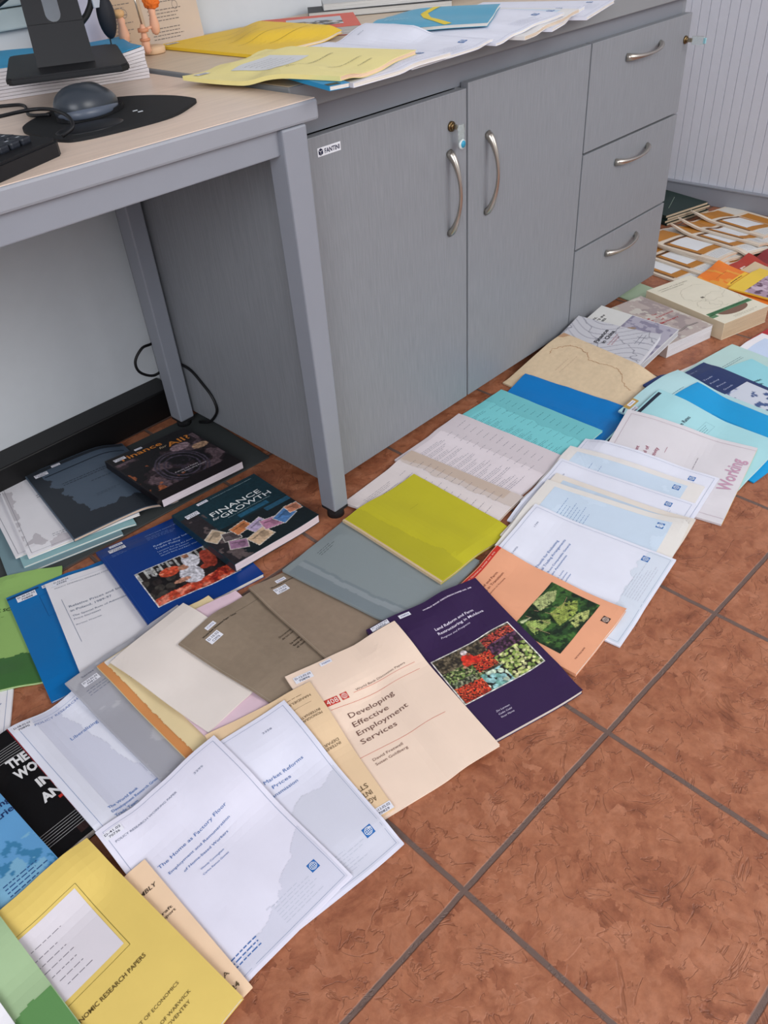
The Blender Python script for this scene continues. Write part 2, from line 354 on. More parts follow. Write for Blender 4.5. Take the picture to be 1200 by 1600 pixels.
# ribbed wall on the right: profile of boards with V grooves
prof = []; y = WY
PIT = .0312
while y > -3.2:
    prof += [(WX, y), (WX, y-PIT+.0028), (WX+.0035, y-PIT+.0014)]; y -= PIT
v = []; f = []
for (x, yy) in prof: v += [(x, yy, .055), (x, yy, 2.6)]
for i in range(len(prof)-1): f.append((2*i, 2*i+1, 2*i+3, 2*i+2))
n = len(v); v += [(WX+.1, prof[0][1], .055), (WX+.1, prof[0][1], 2.6), (WX+.1, prof[-1][1], .055), (WX+.1, prof[-1][1], 2.6)]
f += [(n, n+1, 1, 0), (n+2, 2*len(prof)-2, 2*len(prof)-1, n+3), (n, n+2, n+3, n+1)]
struct(mesh('wall_right', v, f, mat((205, 207, 216), .5, 'plain')))
bm = bmesh.new(); bx(bm, WX-.014, WX+.02, -3.2, WY, 0, .058, .002); bx(bm, WX-.018, WX+.0, -3.2, WY, .058, .0645, .002)
struct(bm_obj('baseboard_right', bm, mat((140, 143, 152), .45, 'plain')))
CX0 = -.432
struct(box('baseboard_back', -3.2, CX0-.001, .531, WY, 0, .071, mat((14, 13, 14), .45, 'plain'), None, .003))
bm = bmesh.new(); bx(bm, -1.6, -.487, WY-.022, WY, .802, .834, .003); bx(bm, -1.6, -.487, WY-.03, WY, .836, .85, .003); bx(bm, -1.6, -.487, WY-.022, WY, .85, .91, .003)
struct(bm_obj('trim_1', bm, mat((176, 186, 186), .5, 'plain')))

# ---------------------------------------------------------------- cabinet
GREY = mat((129, 132, 137), .42, 'laminate'); EDGE = mat((120, 123, 130), .4, 'plain'); DARK = mat((30, 30, 32), .6, 'plain')
STEEL = mat((188, 182, 172), .28, 'metal', 1); DGAP = mat((58, 60, 64), .6, 'plain')
CX0, X1, X2 = -.432, .4085, .843
cab = tag(empty('storage_cabinet', (0, .3, 0)), 'long grey low cabinet with two doors and three drawers beside the desk', 'cabinet')
def part(o): # keep world placement under an empty root
    o.location = -Vector(o.parent.location) if o.parent.rotation_euler.z == 0 else o.location; return o
bm = bmesh.new()
bx(bm, CX0, CX0+.018, .019, .585, .026, .7025, .001); bx(bm, X2-.02, X2-.002, .019, .585, .026, .7025, .001)
bx(bm, CX0+.018, X2-.02, .57, .585, .026, .7); bx(bm, CX0+.018, X2-.02, .03, .57, .026, .044); bx(bm, -.009, .009, .022, .57, .044, .7); bx(bm, X1-.009, X1+.009, .022, .57, .044, .7)
part(bm_obj('carcass', bm, GREY, cab))
part(box('top_rail', CX0+.018, X2-.02, .019, .035, .664, .7025, EDGE, cab))
part(box('plinth', CX0+.06, X2-.06, .07, .55, 0, .026, DARK, cab))
def handle(name, p0, p1, out, parent, bulge):
    """bowed brushed handle, thick near its ends and slim in the middle, curling back into the front"""
    a, b = Vector(p0), Vector(p1); o = Vector((0, -1, 0)); pts = []; rad = []; n = 32
    for i in range(n+1):
        t = i/n; s = math.sin(math.pi*t)**.55
        pts.append(a.lerp(b, t)+o*(out*s-.001)+bulge*math.sin(math.pi*t)); q = abs(2*t-1); rad.append(.0034+.0050*q**2.2*(1 if t < .5 else .8))
    bm = bmesh.new(); tube_bm(bm, pts, rad, 16, 1.0)
    return bm_obj(name, bm, STEEL, parent, True)
def front(name, x0, x1, z0, z1):
    d = part(box(name, x0+.0023, x1-.0023, 0, .0175, z0+.0023, z1-.0023, GREY, cab, .0012)); return d
def sub(o, parent): # sub-part modelled in world coordinates
    o.parent = parent; o.location = (0, 0, 0); return o
d1 = front('door', CX0, 0, .028, .665); d2 = front('door', 0, X1, .028, .673)
dr = [front('drawer', X1, X2, .4535, .673), front('drawer', X1, X2, .234, .4535), front('drawer', X1, X2, .028, .234)]
handle('door_handle', (-.053, 0, .565), (-.055, 0, .418), .026, d1, Vector((.004, 0, 0)))
handle('door_handle', (.061, 0, .573), (.059, 0, .427), .026, d2, Vector((.004, 0, 0)))
for k, zz in enumerate((.6255, .4065, .187)):
    handle('drawer_handle', (.556, 0, zz-.003), (.702, 0, zz+.002), .024, dr[k], Vector((0, 0, -.003)))
def lock(x, z, parent, hang):
    bm = bmesh.new(); tube_bm(bm, [(x, .001, z), (x, -.004, z)], [.009, .0085], 20); tube_bm(bm, [(x, -.004, z), (x, -.007, z)], [.006, .006], 16)
    lk = bm_obj('lock', bm, mat((120, 100, 70), .35, 'metal', 1), parent, True)
    bm = bmesh.new()
    if hang: # folding plastic key drooping from the lock
        bx(bm, x-.0012, x+.0012, -.014, -.006, z-.004, z+.004)
        k = bm_obj('key', bm, mat((170, 160, 140), .3, 'metal', 1), lk)
        bm = bmesh.new(); prism(bm, [(-.009, 0), (.009, .0), (.007, -.028), (-.006, -.028)], -.0014, .0014); bmesh.ops.rotate(bm, verts=bm.verts[:], cent=(0, 0, 0), matrix=Matrix.Rotation(math.pi/2, 3, 'X')); bmesh.ops.translate(bm, verts=bm.verts[:], vec=(x+.010, -.0155, z+.002))
        for vv in bm.verts: vv.co.z = vv.co.z
        g = bm_obj('key_fob', bm, glass_mat(), lk)
        bm = bmesh.new(); tube_bm(bm, [(x+.012, -.0135, z-.031), (x+.012, -.0175, z-.031)], [.0085, .0085], 24); bm_obj('fob_ring', bm, mat((205, 215, 215), .25, 'plain'), lk, True)
        bm = bmesh.new(); tube_bm(bm, [(x+.0135, -.0176, z-.031), (x+.0135, -.0182, z-.031)], [.0062, .0062], 24); bm_obj('fob_badge', bm, mat((50, 150, 185), .3, 'plain'), lk, True)
    else:
        bx(bm, x-.003, x+.003, -.018, -.006, z-.004, z+.004)
        k = bm_obj('key', bm, mat((170, 160, 140), .3, 'metal', 1), lk)
        box('key_fob', x-.001, x+.003, -.048, -.017, z-.009, z+.009, glass_mat(), lk, .001)
        box('fob_badge', x-.0015, x+.0035, -.052, -.046, z-.006, z+.006, mat((140, 190, 200), .3, 'plain'), lk, .001)
lock(-.047, .609, d1, True); lock(.822, .617, dr[0], False)
class Flat(Page):
    """print on an upright face of the cabinet"""
    def z(s, u, v, lev): return np.asarray(u)*0+.0004+.00012*lev
st = empty('maker_sticker', (-.371, -.0004, .6345)); st.rotation_euler = (math.pi/2, 0, 0)
st.parent = d1; st.location = (-.371-0, -.0004, .632)
pg = Flat(st, None, .05, .013); pg.rect(0, 0, .05, .013, (214, 216, 222), 'sticker_face'); pg.text('FANTINI', .0145, .0100, .033, .0072, (22, 26, 60), 'sticker_text', .02)
pg.poly([(.002, .0035), (.0065, .001), (.0115, .0035), (.0115, .0095), (.0065, .012), (.002, .0095)], (20, 24, 55), 'cube_emblem'); pg.line(.002, .0035, .0065, .006, .0006, (214, 216, 222), 'cube_lines', 3); pg.line(.0115, .0035, .0065, .006, .0006, (214, 216, 222), 'cube_lines', 3); pg.line(.0065, .006, .0065, .012, .0006, (214, 216, 222), 'cube_lines', 3)
pg.flush()
wt = tag(empty('worktop', (0, 0, .704)), 'grey-edged beech laminate worktop on the cabinet, strewn with reports', 'worktop')
part2 = lambda o: part(o)
part(box('edge_band', -.412, X2+.001, -.0005, .590, .7045, .7375, mat((128, 130, 132), .45, 'plain'), wt, .002)); part(box('top_surface', -.4095, X2-.002, .002, .588, .7370, .7380, mat((205, 186, 162), .4, 'wood'), wt))

# ---------------------------------------------------------------- desk
desk = tag(empty('desk', (-1.1, .25, 0)), 'grey-framed desk with beech laminate top and square metal legs', 'desk')
DX1, DY0, DY1 = -.4165, -.066, .575
bm = bmesh.new(); bx(bm, -1.95, DX1, DY0, DY1, .7035, .7315, .004); part(bm_obj('edge_band', bm, mat((142, 145, 153), .4, 'plain'), desk))
part(box('desk_top', -1.946, DX1-.003, DY0+.003, DY1-.004, .7312, .7322, mat((222, 201, 184), .36, 'wood'), desk))
FR = mat((134, 138, 147), .38, 'plain')
def leg(x0, x1, y0, y1, tx=0):
    bm = bmesh.new(); bx(bm, x0, x1, y0, y1, .022, .703, .003)
    for vv in bm.verts:
        if vv.co.z > .5:
            vv.co.x += (-.004 if vv.co.x < (x0+x1)/2 else .006)*tx
    l = part(bm_obj('leg', bm, FR, desk))
    bm = bmesh.new(); tube_bm(bm, [((x0+x1)/2, (y0+y1)/2, 0), ((x0+x1)/2, (y0+y1)/2, .022)], [.017, .015], 20); bm_obj('foot', bm, DARK, l, True)
    bm = bmesh.new(); bx(bm, x0+.001, x1-.001, y0+.001, y1-.001, .017, .0225); bm_obj('end_cap', bm, DARK, l)
    return l
l1 = leg(-.484, -.448, -.0655, -.026, 1); leg(-.4775, -.4412, .452, .494); leg(-1.90, -1.86, -.0655, -.026); leg(-1.90, -1.86, .452, .494)
# chalky scuff on the near leg
bm = bmesh.new(); tube_bm(bm, smooth_pts([(-.4848, -.031, .523), (-.4854, -.045, .516), (-.4852, -.063, .514)], 5), .0011, 6); bm_obj('scuff_mark', bm, mat((205, 210, 220), .6, 'plain'), l1)
part(box('front_rail', -1.87, -.486, -.055, -.022, .668, .7035, FR, desk, .002)); part(box('rear_rail', -1.87, -.478, .456, .49, .668, .7035, FR, desk, .002)); part(box('side_rail', -.476, -.450, -.026, .452, .668, .7035, FR, desk, .002))
tag(tube('power_cable', smooth_pts([(-.4365, .555, .62), (-.4365, .56, .4), (-.44, .55, .26), (-.449, .53, .196), (-.488, .52, .194), (-.512, .52, .172), (-.509, .52, .144), (-.479, .52, .122), (-.447, .515, .130), (-.4370, .495, .145), (-.4366, .46, .150), (-.4365, .425, .146), (-.4365, .392, .126), (-.4365, .364, .103), (-.4365, .355, .074), (-.4365, .372, .048), (-.4368, .40, .024), (-.438, .44, .0085)], 6), .0031, mat((16, 16, 18), .5, 'plain')), 'black power cable looping around the rear desk leg', 'cable')

# ---------------------------------------------------------------- things on the desk
BLK = mat((15, 16, 20), .5, 'plain'); BLK2 = mat((34, 38, 46), .42, 'plain')
# thick manual used as a riser
st = tag(empty('thick_manual', (-.443, .317, .7322), -.36), 'thick stack of white pages with a blue cover under the monitor foot', 'manual')
nu, nv = 40, 16; U, V = np.meshgrid(np.linspace(-.40, 0, nu), np.linspace(0, .20, nv), indexing='ij')
top = .040+.003*np.sin(U*22)+.006*np.clip(1-np.hypot(U/.05, V/.09), 0, 1)
bm = bmesh.new(); rnd = random.Random(3)
for k in range(9): # wavy gatherings of paper
    z0_, z1_ = k/9, (k+1)/9-.004; du = rnd.uniform(-.003, .002)
    slab('page_block', U*(1+du)+.001*np.sin(V*40+k), V+rnd.uniform(-.0015, .0015), top*z0_+.0004, top*z1_, mat((222, 216, 218), .75, 'pages'), st)
bm.free()
slab('blue_cover', U*.985-.002, V*.97+.004, top+.0002, top+.0012, mat((38, 150, 196), .5), st)
# monitor
mon = tag(empty('monitor', (-.604, .273, .7785), -.47), 'black monitor stand with slotted column on the thick manual', 'monitor')
bm = bmesh.new(); P = [(-.083, -.105), (-.076, -.112), (.072, -.112), (.083, -.100), (.083, .098), (.068, .112), (-.076, .112), (-.083, .105)]
prism(bm, P, .0, .009); bmesh.ops.bevel(bm, geom=[e for e in bm.edges if abs(e.verts[0].co.z-e.verts[1].co.z) < 1e-6], offset=.002, segments=2, affect='EDGES'); bm_obj('base', bm, BLK, mon)
bm = bmesh.new() # column with a slot: outline with hole made from strips, leaning slightly back
z_ = [0.0115, .064, .074, .080, .20]; 
def colw(z): return .042+.0*z, .036-.02*z
def quadcol(x0a, x0b, x1a, x1b, za, zb_):
    vs = [(x0a, -.048+za*.42, za), (x1a, -.048+za*.42, za), (x1a, -.038+za*.42, za), (x0a, -.038+za*.42, za), (x0b, -.048+zb_*.42, zb_), (x1b, -.048+zb_*.42, zb_), (x1b, -.038+zb_*.42, zb_), (x0b, -.038+zb_*.42, zb_)]
    q = [bm.verts.new(v) for v in vs]
    for f in ((0, 1, 5, 4), (1, 2, 6, 5), (2, 3, 7, 6), (3, 0, 4, 7), (0, 3, 2, 1), (4, 5, 6, 7)): bm.faces.new([q[i] for i in f])
quadcol(-.040, -.0385, .040, .0385, .008, .0586)
n = 10
for i in range(n): # rounded foot of the slot
    a0, a1 = math.pi/2*i/n, math.pi/2*(i+1)/n; r = .0105; za, zb_ = .069-r*math.cos(a0), .069-r*math.cos(a1)
    quadcol(-.0385, -.0385, -r*math.sin(a0)-.0001, -r*math.sin(a1), za, zb_); quadcol(r*math.sin(a0)+.0001, r*math.sin(a1), .0385, .0385, za, zb_)
quadcol(-.0385, -.036, -.0105, -.0105, .069, .16); quadcol(.0105, .0105, .0385, .036, .069, .16); quadcol(-.036, -.036, .036, .036, .16, .26)
quadcol(-.0385, -.0385, .0385, .0385, .0580, .0587)
bm_obj('column', bm, BLK, mon)
bx_ = bmesh.new(); bx(bx_, -.27, .27, .02, .06, .185, .50, .004); bm_obj('screen_housing', bx_, BLK, mon); 
# keyboard
kb = tag(empty('keyboard', (-.775, -.004, .7322), .42), 'black keyboard at the left edge of the desk', 'keyboard')
bm = bmesh.new(); prism(bm, [(-.42, 0), (-.012, 0), (-.002, .006), (0, .018), (-.002, .125), (-.012, .138), (-.42, .138)], .0, .018)
for vv in bm.verts: vv.co.z = vv.co.z*(1+vv.co.y*2.2) if vv.co.z > .01 else vv.co.z
bmesh.ops.bevel(bm, geom=[e for e in bm.edges if e.verts[0].co.z > .01 and e.verts[1].co.z > .01], offset=.003, segments=2, affect='EDGES'); bm_obj('housing', bm, BLK, kb)
for r in range(5):
    for c_ in range(10):
        x = -.034-c_*.019-(.004 if c_ > 3 else 0); y = .03+r*.0205; zz = .019*(1+y*2.0)
        bm = bmesh.new(); bx(bm, x-.008, x+.008, y-.0085, y+.0085, zz-.002, zz+.0065, .0025); k = bm_obj('key', bm, BLK2, kb)
        bm = bmesh.new(); bx(bm, x-.0045, x+.0005, y+.001, y+.0035, zz+.0064, zz+.0067); bm_obj('key_legend', bm, mat((150, 155, 162), .6, 'plain'), k)
# mouse mat with wrist rest
P = smooth_pts([(-.54, .061, 0), (-.518, .085, 0), (-.522, .14, 0), (-.55, .195, 0), (-.60, .23, 0), (-.67, .225, 0), (-.725, .19, 0), (-.752, .15, 0), (-.755, .09, 0), (-.75, .05, 0), (-.732, .032, 0), (-.67, .024, 0), (-.597, .028, 0), (-.54, .061, 0)], 6)[:-1]
bm = bmesh.new(); prism(bm, [(p.x+.63, p.y-.12) for p in P], 0, .004); pad = tag(empty('mouse_mat', (-.63, .12, .7322)), 'black rounded mouse mat under the grey mouse', 'mouse mat')
bm_obj('mat_surface', bm, mat((20, 22, 25), .75, 'plain'), pad)
sphere('wrist_rest', (-.065, -.045, .004), (.048, .030, .0035), mat((22, 24, 28), .4, 'plain'), pad)
bm = bmesh.new(); bx(bm, -.001, .006, -.052, -.0500, .0105, .0113); bx(bm, .004, .011, -.057, -.0545, .009, .0098); bm_obj('printed_mark', bm, mat((180, 185, 190), .6, 'plain'), pad)
ms = tag(empty('computer_mouse', (-.652, .145, .7365), .35), 'grey ergonomic mouse resting on the black mat', 'mouse')
def mshape(c):
    z = max(c.z, -.25); return Vector((c.x*(1-.12*max(0, c.x)), c.y*(1-.18*c.x), (z+.25)/1.25*(1-.28*c.x)))
sphere('shell', (0, 0, .004), (.056, .034, .035), mat((50, 56, 64), .32, 'plain'), ms, 4, mshape)
sphere('side_panel', (-.003, -.0035, .003), (.054, .033, .020), mat((80, 88, 102), .35, 'plain'), ms, 4, mshape)
bm = bmesh.new(); prism(bm, [(.057*math.cos(a), .035*math.sin(a)) for a in [k*math.pi/16 for k in range(32)]], .0003, .0065); bm_obj('base', bm, BLK, ms)
bm = bmesh.new(); tube_bm(bm, smooth_pts([(.010, .012, .0365), (.035, .012, .0315), (.055, .008, .018)], 6), .0012, 8); bm_obj('button_seam', bm, mat((120, 125, 132), .3, 'metal', 1), ms, True)
tag(tube('mouse_cable', smooth_pts([(-.700, .170, .7425), (-.712, .205, .7405), (-.690, .262, .7362), (-.672, .310, .7355), (-.684, .338, .7350), (-.74, .372, .7350), (-.84, .40, .7350), (-.95, .42, .7350)], 6), .0024, BLK), 'black cable running from the mouse along the thick manual', 'cable')
tag(tube('keyboard_cable', smooth_pts([(-.748, .050, .7395), (-.735, .042, .748), (-.728, .060, .757), (-.720, .114, .758), (-.730, .142, .758), (-.757, .138, .760), (-.80, .118, .764), (-.86, .14, .764), (-.95, .18, .755)], 6), .0023, BLK), 'thin dark cable arching over the keyboard corner', 'cable')
# headset hanging beside the column
hs = tag(empty('headset', (-.43, .45, .79)), 'black headset hanging behind the monitor column', 'headset')
sphere('ear_cushion', (.004, -.01, .024), (.016, .012, .034), mat((26, 29, 38), .6, 'plain'), hs, 3)
tube('headband', smooth_pts([(-.055, .01, -.02), (-.045, .0, .014), (-.026, -.005, .032), (-.014, -.008, .055), (-.006, .0, .11), (-.02, .02, .13)], 6), .0052, BLK, hs)
box('size_tag', -.018, -.004, -.016, -.012, .038, .062, mat((190, 195, 205), .5, 'plain'), hs, .001)
tube('microphone_boom', [(.001, -.01, -.008), (.001, -.008, -.008-.018)], .0012, BLK, hs)
tag(tube('monitor_cable', smooth_pts([(-.86, .50, .738), (-.78, .53, .75), (-.70, .545, .79), (-.62, .54, .82), (-.55, .50, .86)], 6), .0045, BLK), 'thick black cable curving behind the monitor column', 'cable')
wb = tag(empty('cardboard_divider', (-.42, .53, .738), .25), 'pale lilac cardboard sheet standing behind the headset', 'cardboard'); box('sheet', -.035, .045, 0, .004, .0, .16, mat((186, 186, 204), .7), wb)
box('folded_edge', -.037, -.033, -.0, .006, .0, .16, mat((176, 176, 196), .7), wb)
def upright(name, x, y, w, h, rz, label, col, seed, lean=.12):
    d = tag(empty(name, (x, y, .7385)), label, 'notice'); d.rotation_euler = (math.pi/2-lean, 0, rz)
    zt = np.zeros((4, 4)); uu_, vv_ = np.meshgrid(np.linspace(0, w, 4), np.linspace(0, h, 4), indexing='ij')
    slab('sheet', uu_, vv_, zt-.001, zt, mat(col, .7), d); p = Page(d, zt, w, h)
    for k in range(9): p.words(.02, .02+k*.03, w-.02, .043+k*.03, 4, (110, 100, 95), seed+k, 'printed_paragraphs', hh=.22)
    ri = [(w*.62+.006*math.cos(t*math.pi/8), h-.062+.007*math.sin(t*math.pi/8)) for t in range(17)]
    for a_, b_ in zip(ri, ri[1:]): p.line(*a_, *b_, .0008, (120, 110, 105), 'printed_symbol')
    p.flush(); return d
upright('notice_sheet', -.385, .553, .10, .19, -.05, 'tan printed sheet leaning on the wall behind the figurine', (190, 165, 140), 3)
upright('notice_sheet', -.287, .560, .135, .20, -.02, 'beige printed notice leaning on the wall right of the figurine', (202, 184, 168), 9)
# wooden figurine
SK = mat((222, 168, 138), .5, 'plain'); fg = tag(empty('wooden_figurine', (-.318, .492, .7385)), 'small wooden peg-doll ornament with fluffy orange hair', 'figurine')
bm = bmesh.new(); tube_bm(bm, [(0, 0, 0), (0, 0, .002), (0, 0, .010), (0, 0, .012)], [.021, .023, .023, .021], 28); bm_obj('base', bm, mat((216, 182, 146), .5, 'wood'), fg, True)
def peg(name, x, y, z, r, h):
    bm = bmesh.new(); tube_bm(bm, [(x, y, z), (x, y, z+h*.1), (x, y, z+h*.35), (x, y, z+h*.7), (x, y, z+h*.86), (x, y, z+h)], [r*.3, r*.8, r, r*.62, r*.75, r*.4], 16); return bm_obj(name, bm, SK, fg, True)
peg('standing_doll', -.030, -.03, .006, .0075, .046); bm = bmesh.new(); tube_bm(bm, [(-.030, -.03, .040), (-.030, -.03, .046)], [.0095, .0095], 16); tube_bm(bm, [(-.030, -.03, .026), (-.030, -.03, .030)], [.0092, .0092], 16); bm_obj('collar', bm, mat((205, 140, 105), .5, 'plain'), fg, True)
tube('thin_rod', [(-.030, -.03, .05), (-.038, -.035, .11)], .0016, STEEL, fg, 8)
peg('left_doll', -.064, -.02, .026, .010, .042); peg('right_doll', -.004, -.03, .032, .009, .044)
tube('arm', [(-.03, -.03, .043), (-.004, -.03, .046)], .0025, SK, fg, 8); tube('base_peg', [(-.030, -.03, .008), (-.006, -.004, .010)], .004, SK, fg, 8)
def fluff(c):
    k = 1+.22*mnoise.noise(c*3.2)+.12*mnoise.noise(c*9); return c*k
sphere('orange_hair', (-.002, -.03, .083), (.015, .012, .012), mat((226, 112, 40), .9, 'kraft'), fg, 4, fluff)
sphere('blond_hair', (-.066, -.02, .072), (.010, .009, .007), mat((214, 170, 120), .9, 'kraft'), fg, 3, fluff)

